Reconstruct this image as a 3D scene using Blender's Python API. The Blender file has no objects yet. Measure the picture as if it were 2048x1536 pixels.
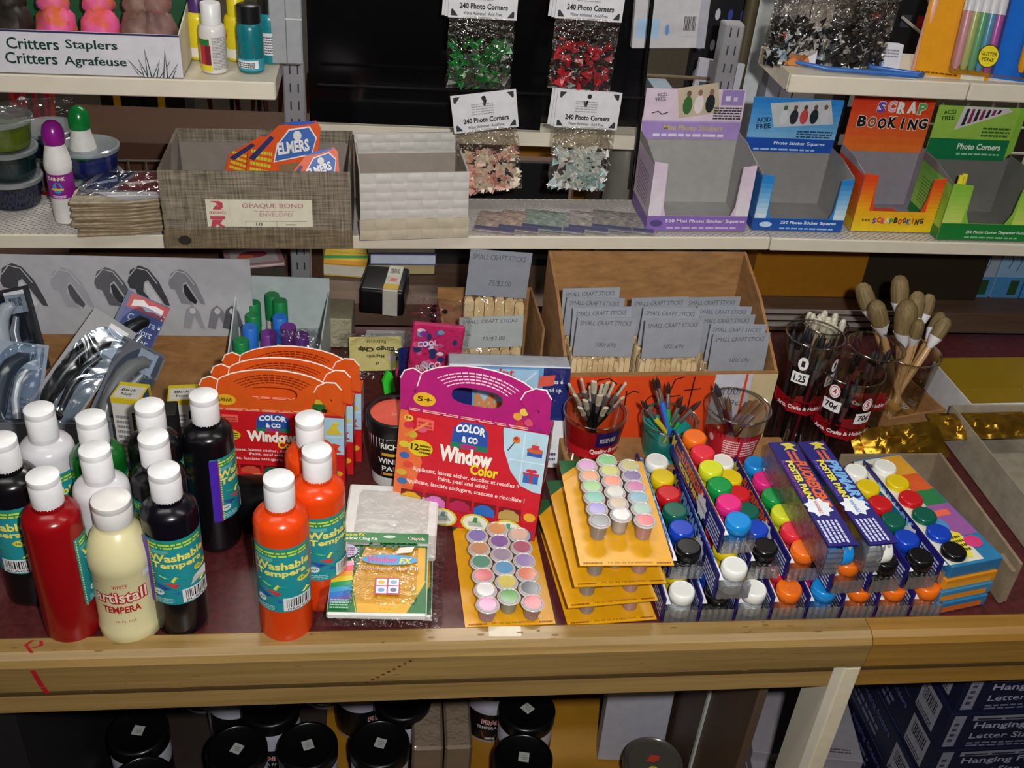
import bpy, bmesh, math, random
from mathutils import Matrix, Vector, geometry, noise
R = math.radians
sc = bpy.context.scene
col = sc.collection
rnd = random.Random(7)

# ---------------------------------------------------------------- camera, light, exposure
cd = bpy.data.cameras.new('camera'); cam = bpy.data.objects.new('camera', cd); col.objects.link(cam)
cd.sensor_width = 36; cd.lens = 36*2100/2048; cd.clip_start = .02
cam.matrix_world = Matrix(((0.991493, -0.005852, -0.130029, 0.000000), (-0.105005, 0.554353, -0.825631, 0.000000), (0.076914, 0.832261, 0.549023, 1.600000), (0.000000, 0.000000, 0.000000, 1.000000)))
sc.camera = cam
sc.view_settings.view_transform = 'Standard'; sc.view_settings.look = 'None'
sc.view_settings.gamma = 1; sc.view_settings.use_curve_mapping = False
sc.view_settings.exposure = 0.12
sc.cycles.transparent_max_bounces = 40
w = bpy.data.worlds.new('world'); sc.world = w; w.use_nodes = True
w.node_tree.nodes['Background'].inputs[0].default_value = (.85, .92, 1, 1)
w.node_tree.nodes['Background'].inputs[1].default_value = .25
def lamp(name, kind, loc, energy, color=(1, 1, 1), size=.1, target=None, sy=None):
    d = bpy.data.lights.new(name, kind); o = bpy.data.objects.new(name, d); col.objects.link(o)
    d.energy = energy; d.color = color; o.location = loc
    if kind == 'AREA':
        d.size = size
        if sy: d.shape = 'RECTANGLE'; d.size_y = sy
    if kind == 'POINT': d.shadow_soft_size = size
    if target is not None:
        o.rotation_euler = (Vector(target)-Vector(loc)).to_track_quat('-Z', 'Y').to_euler()
    return o
lamp('flash', 'AREA', (.075, -.02, 1.665), 13, (1, .98, .95), .03, (.27, 1.35, 1.0))

# ---------------------------------------------------------------- materials
def lin(h):
    c = [int(h[i:i+2], 16)/255 for i in (0, 2, 4)]
    return [x/12.92 if x <= .04045 else ((x+.055)/1.055)**2.4 for x in c]+[1]
MC = {}
def newmat(key):
    m = bpy.data.materials.new(key); m.use_nodes = True; MC[key] = m
    nt = m.node_tree; b = nt.nodes['Principled BSDF']
    return m, nt, b
def P(h, r=.42, metal=0, var=.06, scale=60, bump=0, spec=.5, sub=0):
    """painted / printed / moulded surface with slight procedural unevenness"""
    key = 'surface_%s_%g_%g_%g_%g_%g' % (h, r, metal, var, scale, bump)
    if key in MC: return MC[key]
    m, nt, b = newmat(key); N = nt.nodes; L = nt.links
    tc = N.new('ShaderNodeTexCoord'); nz = N.new('ShaderNodeTexNoise'); nz.inputs['Scale'].default_value = scale; nz.inputs['Detail'].default_value = 3
    L.new(tc.outputs['Object'], nz.inputs['Vector'])
    mr = N.new('ShaderNodeMapRange'); mr.inputs[1].default_value = .3; mr.inputs[2].default_value = .7; mr.inputs[3].default_value = 1-var; mr.inputs[4].default_value = 1+var
    L.new(nz.outputs[0], mr.inputs[0])
    vm = N.new('ShaderNodeVectorMath'); vm.operation = 'SCALE'; vm.inputs[0].default_value = lin(h)[:3]
    L.new(mr.outputs[0], vm.inputs['Scale']); L.new(vm.outputs[0], b.inputs['Base Color'])
    b.inputs['Roughness'].default_value = r; b.inputs['Metallic'].default_value = metal
    b.inputs['Specular IOR Level'].default_value = spec
    if bump:
        bp = N.new('ShaderNodeBump'); bp.inputs['Strength'].default_value = bump; bp.inputs['Distance'].default_value = .003
        L.new(nz.outputs[0], bp.inputs['Height']); L.new(bp.outputs[0], b.inputs['Normal'])
    return m
def grain(key, c1, c2, sc3, r=.4, bump=.1, det=6, lo=.35, hi=.65):
    """stretched noise between two colours: wood, board, laminate"""
    key = 'grain_'+key
    if key in MC: return MC[key]
    m, nt, b = newmat(key); N = nt.nodes; L = nt.links
    tc = N.new('ShaderNodeTexCoord'); mp = N.new('ShaderNodeMapping'); mp.inputs['Scale'].default_value = sc3
    nz = N.new('ShaderNodeTexNoise'); nz.inputs['Scale'].default_value = 1; nz.inputs['Detail'].default_value = det; nz.inputs['Roughness'].default_value = .65
    L.new(tc.outputs['Object'], mp.inputs[0]); L.new(mp.outputs[0], nz.inputs['Vector'])
    mr = N.new('ShaderNodeMapRange'); mr.inputs[1].default_value = lo; mr.inputs[2].default_value = hi; L.new(nz.outputs[0], mr.inputs[0])
    mx = N.new('ShaderNodeMix'); mx.data_type = 'RGBA'; mx.inputs[6].default_value = lin(c1); mx.inputs[7].default_value = lin(c2)
    L.new(mr.outputs[0], mx.inputs[0]); L.new(mx.outputs[2], b.inputs['Base Color'])
    b.inputs['Roughness'].default_value = r
    bp = N.new('ShaderNodeBump'); bp.inputs['Strength'].default_value = bump; bp.inputs['Distance'].default_value = .002
    L.new(nz.outputs[0], bp.inputs['Height']); L.new(bp.outputs[0], b.inputs['Normal'])
    return m
def clear(h='ffffff', gl=.06, r=.04, crinkle=0, scale=60, milk=0):
    """thin clear plastic or glass: mostly passes light, mirrors at grazing angles"""
    key = 'clear_%s_%g_%g_%g_%g_%g' % (h, gl, r, crinkle, scale, milk)
    if key in MC: return MC[key]
    m, nt, b = newmat(key); N = nt.nodes; L = nt.links; N.remove(b)
    out = N['Material Output']
    t = N.new('ShaderNodeBsdfTransparent'); t.inputs[0].default_value = lin(h)
    g = N.new('ShaderNodeBsdfGlossy'); g.inputs['Roughness'].default_value = r
    lw = N.new('ShaderNodeLayerWeight'); lw.inputs[0].default_value = .35
    ma = N.new('ShaderNodeMath'); ma.operation = 'MULTIPLY_ADD'; ma.inputs[1].default_value = .4; ma.inputs[2].default_value = gl
    L.new(lw.outputs['Fresnel'], ma.inputs[0])
    mx = N.new('ShaderNodeMixShader'); L.new(ma.outputs[0], mx.inputs[0]); L.new(g.outputs[0], mx.inputs[2])
    if milk:
        d = N.new('ShaderNodeBsdfDiffuse'); d.inputs[0].default_value = lin(h); m2 = N.new('ShaderNodeMixShader'); m2.inputs[0].default_value = milk
        L.new(t.outputs[0], m2.inputs[1]); L.new(d.outputs[0], m2.inputs[2]); L.new(m2.outputs[0], mx.inputs[1])
    else: L.new(t.outputs[0], mx.inputs[1])
    if crinkle:
        tc = N.new('ShaderNodeTexCoord'); nz = N.new('ShaderNodeTexNoise'); nz.inputs['Scale'].default_value = scale; nz.inputs['Detail'].default_value = 2; nz.inputs['Distortion'].default_value = 1.5
        L.new(tc.outputs['Object'], nz.inputs['Vector'])
        bp = N.new('ShaderNodeBump'); bp.inputs['Strength'].default_value = crinkle; bp.inputs['Distance'].default_value = .01
        L.new(nz.outputs[0], bp.inputs['Height']); L.new(bp.outputs[0], g.inputs['Normal']); L.new(bp.outputs[0], lw.inputs['Normal'])
    L.new(mx.outputs[0], out.inputs[0])
    return m
def weave(key, c1, c2, c3, scale, brick=False):
    """woven cloth paper (crossed waves) or wide basket weave (bricks with raised edges)"""
    key = 'weave_'+key
    if key in MC: return MC[key]
    m, nt, b = newmat(key); N = nt.nodes; L = nt.links
    tc = N.new('ShaderNodeTexCoord')
    if brick:
        mp = N.new('ShaderNodeMapping'); mp.inputs['Rotation'].default_value = (R(90), 0, 0); L.new(tc.outputs['Object'], mp.inputs[0])
        ck = N.new('ShaderNodeTexBrick'); ck.offset = .5; ck.inputs['Scale'].default_value = scale
        ck.inputs['Color1'].default_value = lin(c1); ck.inputs['Color2'].default_value = lin(c2); ck.inputs['Mortar'].default_value = lin(c3)
        ck.inputs['Mortar Size'].default_value = .05; ck.inputs['Mortar Smooth'].default_value = 1; ck.inputs['Brick Width'].default_value = .8; ck.inputs['Row Height'].default_value = .5
        L.new(mp.outputs[0], ck.inputs[0]); L.new(ck.outputs[0], b.inputs['Base Color'])
        bp = N.new('ShaderNodeBump'); bp.invert = True; bp.inputs['Strength'].default_value = .8; bp.inputs['Distance'].default_value = .002
        L.new(ck.outputs['Fac'], bp.inputs['Height']); L.new(bp.outputs[0], b.inputs['Normal'])
    else:
        mul = []
        for ax in (0, 2):
            mp = N.new('ShaderNodeMapping'); s = [25, 25, 25]; s[ax] = scale; mp.inputs['Scale'].default_value = s; L.new(tc.outputs['Object'], mp.inputs[0])
            nz = N.new('ShaderNodeTexNoise'); nz.inputs['Scale'].default_value = 1; nz.inputs['Detail'].default_value = 4; L.new(mp.outputs[0], nz.inputs['Vector']); mul.append(nz)
        ad = N.new('ShaderNodeMath'); ad.operation = 'ADD'; L.new(mul[0].outputs[0], ad.inputs[0]); L.new(mul[1].outputs[0], ad.inputs[1])
        cr = N.new('ShaderNodeValToRGB'); e = cr.color_ramp.elements
        mr = N.new('ShaderNodeMapRange'); mr.inputs[1].default_value = .7; mr.inputs[2].default_value = 1.3; L.new(ad.outputs[0], mr.inputs[0]); L.new(mr.outputs[0], cr.inputs[0])
        e[0].color = lin(c1); e[1].color = lin(c3); x = e.new(.5); x.color = lin(c2)
        L.new(cr.outputs[0], b.inputs['Base Color'])
        bp = N.new('ShaderNodeBump'); bp.inputs['Strength'].default_value = .4; bp.inputs['Distance'].default_value = .001
        L.new(ad.outputs[0], bp.inputs['Height']); L.new(bp.outputs[0], b.inputs['Normal'])
    b.inputs['Roughness'].default_value = .75
    return m
CARD = lambda: grain('cardboard', '8a6238', 'a87a4a', (30, 30, 90), .85, .05)
KRAFT = lambda: grain('grey_board', '8f8676', 'a39a88', (40, 40, 40), .85, .05)
METAL = lambda: P('b9b9bf', .35, .6, .05, 40)
CREAM = lambda: P('dcd3c0', .4, 0, .04, 25)
CLR = lambda: clear('f4f6f8', .05, .05)
FILM = lambda: clear('fbfbfb', .03, .1, .45, 50)

# ---------------------------------------------------------------- mesh building
TXT = {}
def textgeo(s, bold, sh):
    k = (s, bold, sh)
    if k not in TXT:
        c = bpy.data.curves.new('t', 'FONT'); c.body = s; c.resolution_u = 2; c.offset = bold; c.shear = sh; c.fill_mode = 'FRONT'
        o = bpy.data.objects.new('t', c); me = o.to_mesh()
        vs = [(v.co.x, v.co.y) for v in me.vertices]; fs = [tuple(p.vertices) for p in me.polygons if p.normal.z > -2]
        o.to_mesh_clear(); bpy.data.objects.remove(o); bpy.data.curves.remove(c)
        x0 = min(v[0] for v in vs); x1 = max(v[0] for v in vs); y0 = min(v[1] for v in vs); y1 = max(v[1] for v in vs)
        TXT[k] = ([((x-x0)/(x1-x0), (y-y0)/(y1-y0)) for x, y in vs], fs)
    return TXT[k]
class MB:
    def __init__(s): s.V = []; s.F = []; s.I = []; s.S = []; s.mats = []; s.T = Matrix()
    def mi(s, m):
        if isinstance(m, str): m = P(m)
        if m not in s.mats: s.mats.append(m)
        return s.mats.index(m)
    def add(s, vs, fs, m, smooth=False):
        n = len(s.V); i = s.mi(m); T = s.T
        s.V += [tuple(T @ Vector(v)) for v in vs]
        s.F += [tuple(n+k for k in f) for f in fs]; s.I += [i]*len(fs); s.S += [smooth]*len(fs)
        return s
    def box(s, x0, y0, z0, x1, y1, z1, m, bev=0, seg=1):
        bm = bmesh.new(); bmesh.ops.create_cube(bm, size=1)
        for v in bm.verts: v.co = ((x0+x1)/2+v.co.x*(x1-x0), (y0+y1)/2+v.co.y*(y1-y0), (z0+z1)/2+v.co.z*(z1-z0))
        if bev: bmesh.ops.bevel(bm, geom=bm.edges[:], offset=bev, segments=seg, profile=.6, affect='EDGES')
        bm.verts.index_update()
        s.add([v.co[:] for v in bm.verts], [[v.index for v in f.verts] for f in bm.faces], m, seg > 1); bm.free(); return s
    def lathe(s, prof, m, n=28, mats=None, sx=1, sy=1):
        vs = []; rings = []
        for r, z in prof:
            if r < 1e-6: rings.append([len(vs)]); vs.append((0, 0, z))
            else:
                rings.append(list(range(len(vs), len(vs)+n)))
                vs += [(r*sx*math.cos(2*math.pi*k/n), r*sy*math.sin(2*math.pi*k/n), z) for k in range(n)]
        by = {}
        for i in range(len(rings)-1):
            a, b = rings[i], rings[i+1]; fs = by.setdefault(i if mats else 0, [])
            for k in range(n):
                k2 = (k+1) % n
                if len(a) == 1 and len(b) == 1: continue
                if len(a) == 1: fs.append((a[0], b[k2], b[k]))
                elif len(b) == 1: fs.append((a[k], a[k2], b[0]))
                else: fs.append((a[k], a[k2], b[k2], b[k]))
        for i, fs in by.items(): s.add(vs, fs, mats[i] if mats else m, True)
        return s
    def tube(s, pts, r, m, n=8):
        pts = [Vector(p) for p in pts]; rr = r if isinstance(r, (list, tuple)) else [r]*len(pts)
        vs = []; fs = []; q = None
        for i, p in enumerate(pts):
            d = (pts[min(i+1, len(pts)-1)]-pts[max(i-1, 0)]).normalized()
            a = q-d*q.dot(d) if q else (d.orthogonal())
            a.normalize(); q = a; b = d.cross(a)
            for k in range(n):
                t = 2*math.pi*k/n; vs.append(p+(a*math.cos(t)+b*math.sin(t))*rr[i])
        for i in range(len(pts)-1):
            for k in range(n):
                fs.append((i*n+k, i*n+(k+1) % n, (i+1)*n+(k+1) % n, (i+1)*n+k))
        fs.append(tuple(range(n))[::-1]); fs.append(tuple((len(pts)-1)*n+k for k in range(n)))
        return s.add(vs, fs, m, True)
    def prism(s, pts, z0, z1, m, plane='xy'):
        """closed outline extruded: plane xy -> along z, xz -> along y, yz -> along x"""
        n = len(pts); f = {'xy': lambda a, b, c: (a, b, c), 'xz': lambda a, b, c: (a, c, b), 'yz': lambda a, b, c: (c, a, b)}[plane]
        vs = [f(x, y, z0) for x, y in pts]+[f(x, y, z1) for x, y in pts]
        tr = geometry.tessellate_polygon([[Vector((x, y, 0)) for x, y in pts]])
        fs = [tuple(t) for t in tr]+[tuple(n+i for i in t[::-1]) for t in tr]
        fs += [(i, (i+1) % n, n+(i+1) % n, n+i) for i in range(n)]
        return s.add(vs, fs, m)
    def ring(s, outer, inner, z0, z1, m, plane='xz'):
        """plate with a hole; outer and inner outlines have the same count"""
        n = len(outer); f = {'xy': lambda a, b, c: (a, b, c), 'xz': lambda a, b, c: (a, c, b)}[plane]
        vs = [f(*p, z) for z in (z0, z1) for ol in (outer, inner) for p in ol]
        fs = []
        for i in range(n):
            j = (i+1) % n
            fs += [(i, j, n+j, n+i), (2*n+i, 3*n+i, 3*n+j, 2*n+j), (i, 2*n+i, 2*n+j, j), (n+i, n+j, 3*n+j, 3*n+i)]
        return s.add(vs, fs, m)
    def pillow(s, w, h, t, m, nx=14, ny=18, amp=.002, seed=0, y=0, z0=0):
        """soft bag: two crinkled sheets joined at the rim, standing in the xz plane"""
        vs = []; fs = []
        for side in (-1, 1):
            for j in range(ny+1):
                for i in range(nx+1):
                    u = i/nx; v = j/ny; e = min(1, 3.2*min(u, 1-u))*min(1, 4*min(v, 1-v)); e = math.sin(e*1.57)
                    q = noise.noise(Vector((u*7+seed, v*9, side*3+seed)))*amp*e
                    x = (u-.5)*w+noise.noise(Vector((v*5, seed, 1)))*amp*.6*(1 if u > .5 else -1)
                    vs.append((x, y+side*(t/2)*e+q, z0+v*h))
        N = (nx+1)*(ny+1)
        for q in (0, 1):
            for j in range(ny):
                for i in range(nx):
                    a = q*N+j*(nx+1)+i; f = (a, a+1, a+nx+2, a+nx+1); fs.append(f if q == 0 else f[::-1])
        return s.add(vs, fs, m, True)
    def build(s, name, parent=None, kind=None, label=None):
        me = bpy.data.meshes.new(name); me.from_pydata(s.V, [], s.F)
        for m in s.mats: me.materials.append(m)
        me.polygons.foreach_set('material_index', s.I); me.polygons.foreach_set('use_smooth', s.S)
        me.update()
        if any(s.S) :
            try: me.set_sharp_from_angle(angle=R(45))
            except Exception: pass
        o = bpy.data.objects.new(name, me); col.objects.link(o)
        if parent: o.parent = parent
        if kind: o['kind'] = kind
        if label: o['label'] = label
        return o
class Art:
    """flat print laid on a surface; u, v run 0..1 over the printed field"""
    def __init__(s, mb, O=None, U=None, V=None, fn=None, curved=False, h=.0002):
        s.mb = mb; s.h = h; s.curved = curved
        if fn: s.fn = fn
        else:
            O, U, V = Vector(O), Vector(U), Vector(V); N = U.cross(V).normalized()
            s.fn = lambda u, v, h: O+U*u+V*v+N*h
    def up(s): s.h += .00009
    def put(s, pts, fs, m): s.mb.add([s.fn(u, v, s.h) for u, v in pts], fs, m); s.up(); return s
    def r(s, u, v, w, h, m):
        n = max(1, int(w*24)) if s.curved else 1
        pts = [(u+w*i/n, v+h*j) for j in (0, 1) for i in range(n+1)]
        return s.put(pts, [(i, i+1, n+2+i, n+1+i) for i in range(n)], m)
    def grad(s, u, v, w, h, c1, c2, n=8):
        a = [int(c1[i:i+2], 16) for i in (0, 2, 4)]; b = [int(c2[i:i+2], 16) for i in (0, 2, 4)]
        for k in range(n):
            t = k/(n-1); hx = ''.join('%02x' % int(x+(y-x)*t) for x, y in zip(a, b))
            s.r(u, v+h*k/n, w, h/n, hx); s.h -= .00009
        s.up(); return s
    def e(s, u, v, a, b, m, n=20, rot=0):
        c, d = math.cos(R(rot)), math.sin(R(rot))
        q = [(a*math.cos(6.2832*k/n), b*math.sin(6.2832*k/n)) for k in range(n)]
        return s.put([(u+x*c-y*d, v+x*d+y*c) for x, y in q], [tuple(range(n))], m)
    def p(s, pts, m):
        tr = geometry.tessellate_polygon([[Vector((x, y, 0)) for x, y in pts]])
        fs = []
        for t in tr:
            a, b, c = (pts[i] for i in t)
            fs.append(tuple(t) if (b[0]-a[0])*(c[1]-a[1])-(b[1]-a[1])*(c[0]-a[0]) > 0 else tuple(t[::-1]))
        return s.put(pts, fs, m)
    def l(s, pts, wd, m, asp=1):
        q = []; n = len(pts)
        for i in range(n):
            a = pts[max(i-1, 0)]; b = pts[min(i+1, n-1)]; dx, dy = b[0]-a[0], (b[1]-a[1])/asp; k = math.hypot(dx, dy) or 1
            q.append((pts[i][0]-dy/k*wd/2, pts[i][1]+dx/k*wd/2*asp)); q.append((pts[i][0]+dy/k*wd/2, pts[i][1]-dx/k*wd/2*asp))
        return s.put(q, [(2*i+1, 2*i+3, 2*i+2, 2*i) for i in range(n-1)], m)
    def t(s, txt, u, v, w, h, m, rot=0, b=.02, sh=0, arc=0):
        vs, fs = textgeo(txt, b, sh); c, d = math.cos(R(rot)), math.sin(R(rot))
        q = []
        for x, y in vs:
            if arc: y = y+arc*(1-(2*x-1)**2)
            if rot: x, y = x*w, y*h; q.append((u+x*c-y*d, v+x*d+y*c))
            else: q.append((u+x*w, v+y*h))
        return s.put(q, fs, m)
    def g(s, u, v, w, h, n, m, seed=1, fill=.55):
        """n lines of print too small to read"""
        rr = random.Random(seed)
        for k in range(n):
            x = u; y = v+h*(n-1-k)/n
            while x < u+w*.97:
                q = min(w*rr.uniform(.06, .2), u+w-x); s.r(x, y, q, h/n*fill, m); s.h -= .00009; x += q+w*.025
        s.up(); return s
    def bc(s, u, v, w, h, seed=3, bg='eeeeee'):
        rr = random.Random(seed); s.r(u, v, w, h, bg); x = u+w*.1
        while x < u+w*.88:
            q = w*rr.choice((.02, .03, .05)); s.r(x, v+h*.25, q, h*.65, '1a1a1e'); s.h -= .00009; x += q+w*rr.choice((.025, .04))
        s.up(); return s
def face(mb, w, h, y=0, x0=None, z0=0, h0=.0002):      # print on the front (-y) side
    x0 = -w/2 if x0 is None else x0
    return Art(mb, (x0, y, z0), (w, 0, 0), (0, 0, h), h=h0)
def top(mb, w, d, z, x0=None, y0=0, h0=.0002):          # print on the upper side
    x0 = -w/2 if x0 is None else x0
    return Art(mb, (x0, y0, z), (w, 0, 0), (0, d, 0), h=h0)
def side(mb, d, h, x, y0=0, z0=0, right=True, h0=.0002): # print on the right or left side
    return Art(mb, (x, y0, z0), (0, d, 0), (0, 0, h), h=h0) if right else Art(mb, (x, y0+d, z0), (0, -d, 0), (0, 0, h), h=h0)
def wrap(mb, r, z0, dz, a0, a1, r2=None, h0=.0002):     # print round a cylinder; angle 0 faces -y, grows to the right
    r2 = r2 or r
    def fn(u, v, h):
        a = R(a0+(a1-a0)*u); q = r+(r2-r)*v+h
        return Vector((q*math.sin(a), -q*math.cos(a), z0+dz*v))
    return Art(mb, fn=fn, curved=True, h=h0)

# ---------------------------------------------------------------- objects
def tag(o, label, cat, group=None):
    o['label'] = label; o['category'] = cat
    if group: o['group'] = group
    return o
def thing(name, label, cat, loc=(0, 0, 0), rot=(0, 0, 0), group=None):
    o = bpy.data.objects.new(name, None); o.empty_display_size = .02; col.objects.link(o)
    o.location = loc; o.rotation_euler = rot if not isinstance(rot, (int, float)) else (0, 0, rot)
    return tag(o, label, cat, group)
def solo(mb, name, label, cat, loc=(0, 0, 0), rot=(0, 0, 0), group=None):
    o = mb.build(name); o.location = loc; o.rotation_euler = rot if not isinstance(rot, (int, float)) else (0, 0, rot)
    return tag(o, label, cat, group)
def struct(mb, name):
    return mb.build(name, kind='structure')
def dup(o, loc=None, rot=None, label=None, parent=None):
    kids = list(o.children); c = o.copy(); col.objects.link(c)
    if parent is not None: c.parent = parent
    if loc is not None: c.location = loc
    if rot is not None: c.rotation_euler = rot if not isinstance(rot, (int, float)) else (0, 0, rot)
    if label: c['label'] = label
    for k in kids: dup(k, parent=c)
    return c
def aim(d, roll=0):
    """rotation that turns local +z along d"""
    return Vector(d).to_track_quat('Z', 'Y').to_euler()

# ---------------------------------------------------------------- room
b = MB().box(-4, -3, -.05, 4, 5, 0, grain('floor', '4a4038', '5a5048', (3, 3, 3), .5)); struct(b, 'floor')
b = MB().box(-4, -3, 2.7, 4, 5, 2.75, P('d8d8d2', .9)); struct(b, 'ceiling')
b = MB().box(-4, 5, 0, 4, 5.1, 2.7, P('8a8070', .9)); struct(b, 'wall_back')
b = MB().box(-4.1, -3, 0, -4, 5, 2.7, P('a8a090', .9)); struct(b, 'wall_left')
b = MB().box(4, -3, 0, 4.1, 5, 2.7, P('a8a090', .9)); struct(b, 'wall_right')
b = MB().box(-4, -3.1, 0, 4, -3, 2.7, P('a8a090', .9)); struct(b, 'wall_front')
def ceiling_light(x, y, lab, en):
    t = thing('fluorescent_light', lab, 'lamp', (x, y, 2.66))
    MB().box(-.62, -.1, 0, .62, .1, .04, P('e8e8e4', .5), .004).build('housing', t)
    m, nt, bs = newmat('tube_glow_%g_%g' % (x, y)); bs.inputs['Emission Color'].default_value = (1, .97, .9, 1); bs.inputs['Emission Strength'].default_value = 4
    for s in (-.05, .05): MB().tube([(-.6, s, -.02), (.6, s, -.02)], .014, m, 10).build('tube', t)
    l = lamp('tube_light', 'AREA', (x, y, 2.6), en, (1, .96, .88), 1.2, (x, y, 0), .2); l.parent = t; l.location = (0, 0, -.06); l.rotation_euler = (0, 0, 0)
ceiling_light(-.6, .5, 'fluorescent ceiling light over the left of the counter', 4)
ceiling_light(1.2, .5, 'fluorescent ceiling light over the right of the counter', 4)
ceiling_light(.3, 2.6, 'fluorescent ceiling light behind the shelving', 26)

# ---------------------------------------------------------------- counters
WOOD = grain('rail_wood', '84693a', 'a2834f', (2, 60, 60), .32, .08)
WOOD2 = grain('rail_wood_right', '8a6428', 'a67c38', (2, 60, 60), .32, .08)
MAROON = grain('maroon_laminate', '43181a', '5a2526', (120, 120, 120), .42, .02)
OCHRE = grain('ochre_board', 'a06f14', 'b88222', (6, 6, 6), .5, .02)
BROWN = grain('brown_panel', '4c3a2c', '5e4a3a', (90, 5, 2), .5, .05)
YI = .797; XJ = .553
RAIL = [(YI, .727), (YI, .754), (YI-.004, .757), (YI-.022, .757), (YI-.030, .753), (YI-.034, .746), (YI-.033, .738), (YI-.0315, .7085), (YI-.0295, .7050), (YI-.02, .705), (YI-.02, .727)]
LOW = [(YI-.029, .674), (YI-.0285, .7003), (YI-.01, .7003), (YI-.01, .674)]
def counter(x0, x1, lab, left):
    t = thing('display_counter', lab, 'counter', ((x0+x1)/2, YI, 0)); h = (x1-x0)/2; o = (x0+x1)/2
    def B(): m = MB(); m.T = Matrix.Translation((-o, -YI, 0)); return m
    W = WOOD if left else WOOD2
    B().box(x0, YI+.001, .727, x1, 1.44, .749, MAROON).build('tabletop', t, label='maroon laminate tabletop')
    m = B().prism(RAIL, x0, x1-.001, W, 'yz')
    if left:
        a = Art(m, (x0, YI-.0345, .745), (x1-x0, 0, 0), (0, 0, .01))
        f = Art(m, (x0, YI-.0325, .705), (x1-x0, 0, 0), (0, 0, .04), h=.0012)
        tp = Art(m, (x0, YI-.026, .7572), (x1-x0, 0, 0), (0, .024, 0))
        tp.l([(u+.0375, v) for u, v in ((.438, .1), (.433, .55), (.436, .8), (.441, .75), (.442, .5), (.437, .35))], .0022, 'a81a24', 12)
        f.l([(.476, .95), (.477, .75), (.479, .35), (.4815, .06)], .0030, 'a81a24', 12)
        for k in range(9): f.e(.672+k*.0033, .12+k*.1, .0012, .035, '5a2c14', 6)
        tp.p([(.7475, .35), (.748, .95), (.7685, .92), (.768, .3)], 'd8cdb4')
        rr = random.Random(4)
        for k in range(34): f.e(rr.uniform(.38, .99), rr.uniform(.1, .9), rr.uniform(.0006, .004), rr.uniform(.01, .03), '8a6838', 6); f.h -= .00008
        for k in range(26): tp.e(rr.uniform(.38, .99), rr.uniform(.1, .9), rr.uniform(.0006, .003), rr.uniform(.02, .05), '7d5c30', 6); tp.h -= .00008
    m.build('front_rail', t)
    B().prism(LOW, x0, x1-(.028 if left else .001), W, 'yz').build('lower_rail', t)
    B().box(x0, YI-.0303, .7006, x1-(.034 if left else .001), YI-.02, .7046, P('4a3614', .7)).build('seam_strip', t, label='dark seam between the two rails')  # thin dark box added to draw the groove's shadow line by colour
    B().box(x0, YI+.02, .13, x1-.06, 1.44, .15, OCHRE).build('bottom_shelf', t)
    B().box(x0, 1.445, .0, x1, 1.46, .70, P('2c241e', .7)).build('back_panel', t)
    B().box(x0, YI+.03, 0, x1, YI+.045, .13, P('3a2c20', .6)).build('kick_board', t)
    if left:
        B().box(x0+.20, YI+.03, .1502, -.398, 1.44, .725, P('1c1c1e', .5)).build('side_panel', t); B().box(-.397, YI+.05, .1501, -.075, 1.43, .1504, grain('dark_floor', '2e2420', '3a2e28', (8, 8, 8), .6)).build('floor_mat', t)
        B().box(.478, YI+.04, .15, .49, 1.44, .725, BROWN).build('side_panel', t)
        B().box(.474, YI+.16, .15, .4775, YI+.166, .725, P('c4ccc4', .2)).build('glass_edge', t)
        m = B().box(.520, YI-.0295, .0, .552, YI+.02, .7045, CREAM()); m.box(.534, YI-.0318, 0, .549, YI-.0290, .7045, P('e2d6b8', .4)).build('corner_post', t)
    else:
        B().box(x1-.02, YI+.03, .15, x1, 1.44, .725, BROWN).build('side_panel', t)
    return t
counter(-1.15, XJ, 'long wooden display counter with maroon top and red ink stroke on its rail', True)
counter(XJ, 1.7, 'right hand wooden display counter holding the blue boxes below', False)

# ---------------------------------------------------------------- shelving
def perf():
    m, nt, b = newmat('perforated_steel'); N = nt.nodes; L = nt.links
    tc = N.new('ShaderNodeTexCoord'); sp = N.new('ShaderNodeSeparateXYZ'); L.new(tc.outputs['Object'], sp.inputs[0]); out = []
    for ax in (0, 1):
        a = N.new('ShaderNodeMath'); a.operation = 'MULTIPLY'; a.inputs[1].default_value = 6.2832/(.011 if ax == 0 else .008); L.new(sp.outputs[ax], a.inputs[0])
        c = N.new('ShaderNodeMath'); c.operation = 'SINE'; L.new(a.outputs[0], c.inputs[0]); out.append(c)
    p = N.new('ShaderNodeMath'); p.operation = 'MULTIPLY'; L.new(out[0].outputs[0], p.inputs[0]); L.new(out[1].outputs[0], p.inputs[1])
    g = N.new('ShaderNodeMath'); g.operation = 'GREATER_THAN'; g.inputs[1].default_value = .38; L.new(p.outputs[0], g.inputs[0])
    t = N.new('ShaderNodeBsdfTransparent'); mx = N.new('ShaderNodeMixShader'); L.new(g.outputs[0], mx.inputs[0]); L.new(b.outputs[0], mx.inputs[1]); L.new(t.outputs[0], mx.inputs[2])
    L.new(mx.outputs[0], N['Material Output'].inputs[0]); b.inputs['Base Color'].default_value = lin('cfc9c4'); b.inputs['Roughness'].default_value = .4
    return m
PERF = perf()
def shelf(x0, x1, y0, y1, z, lip, lab, tilt=0, deck=None):
    t = thing('metal_shelf', lab, 'shelf', ((x0+x1)/2, y0, z+tilt*(x0+x1)/2), (0, -math.atan(tilt), 0)); h = (x1-x0)/2
    m = MB().box(-h, 0, -lip, h, .006, 0, CREAM(), .0015); m.box(-h, .006, -lip, h, .012, -lip+.002, CREAM())
    m.build('front_lip', t)
    MB().box(-h, .006, -.002, h, y1-y0, -.0005, deck or PERF).build('deck', t)
    for s in (-1, 1): MB().box(s*h-(.002 if s > 0 else 0), .008, -lip, s*h+(.002 if s < 0 else 0), y1-y0, -.002, CREAM()).build('end_flange', t)
    return t
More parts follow.
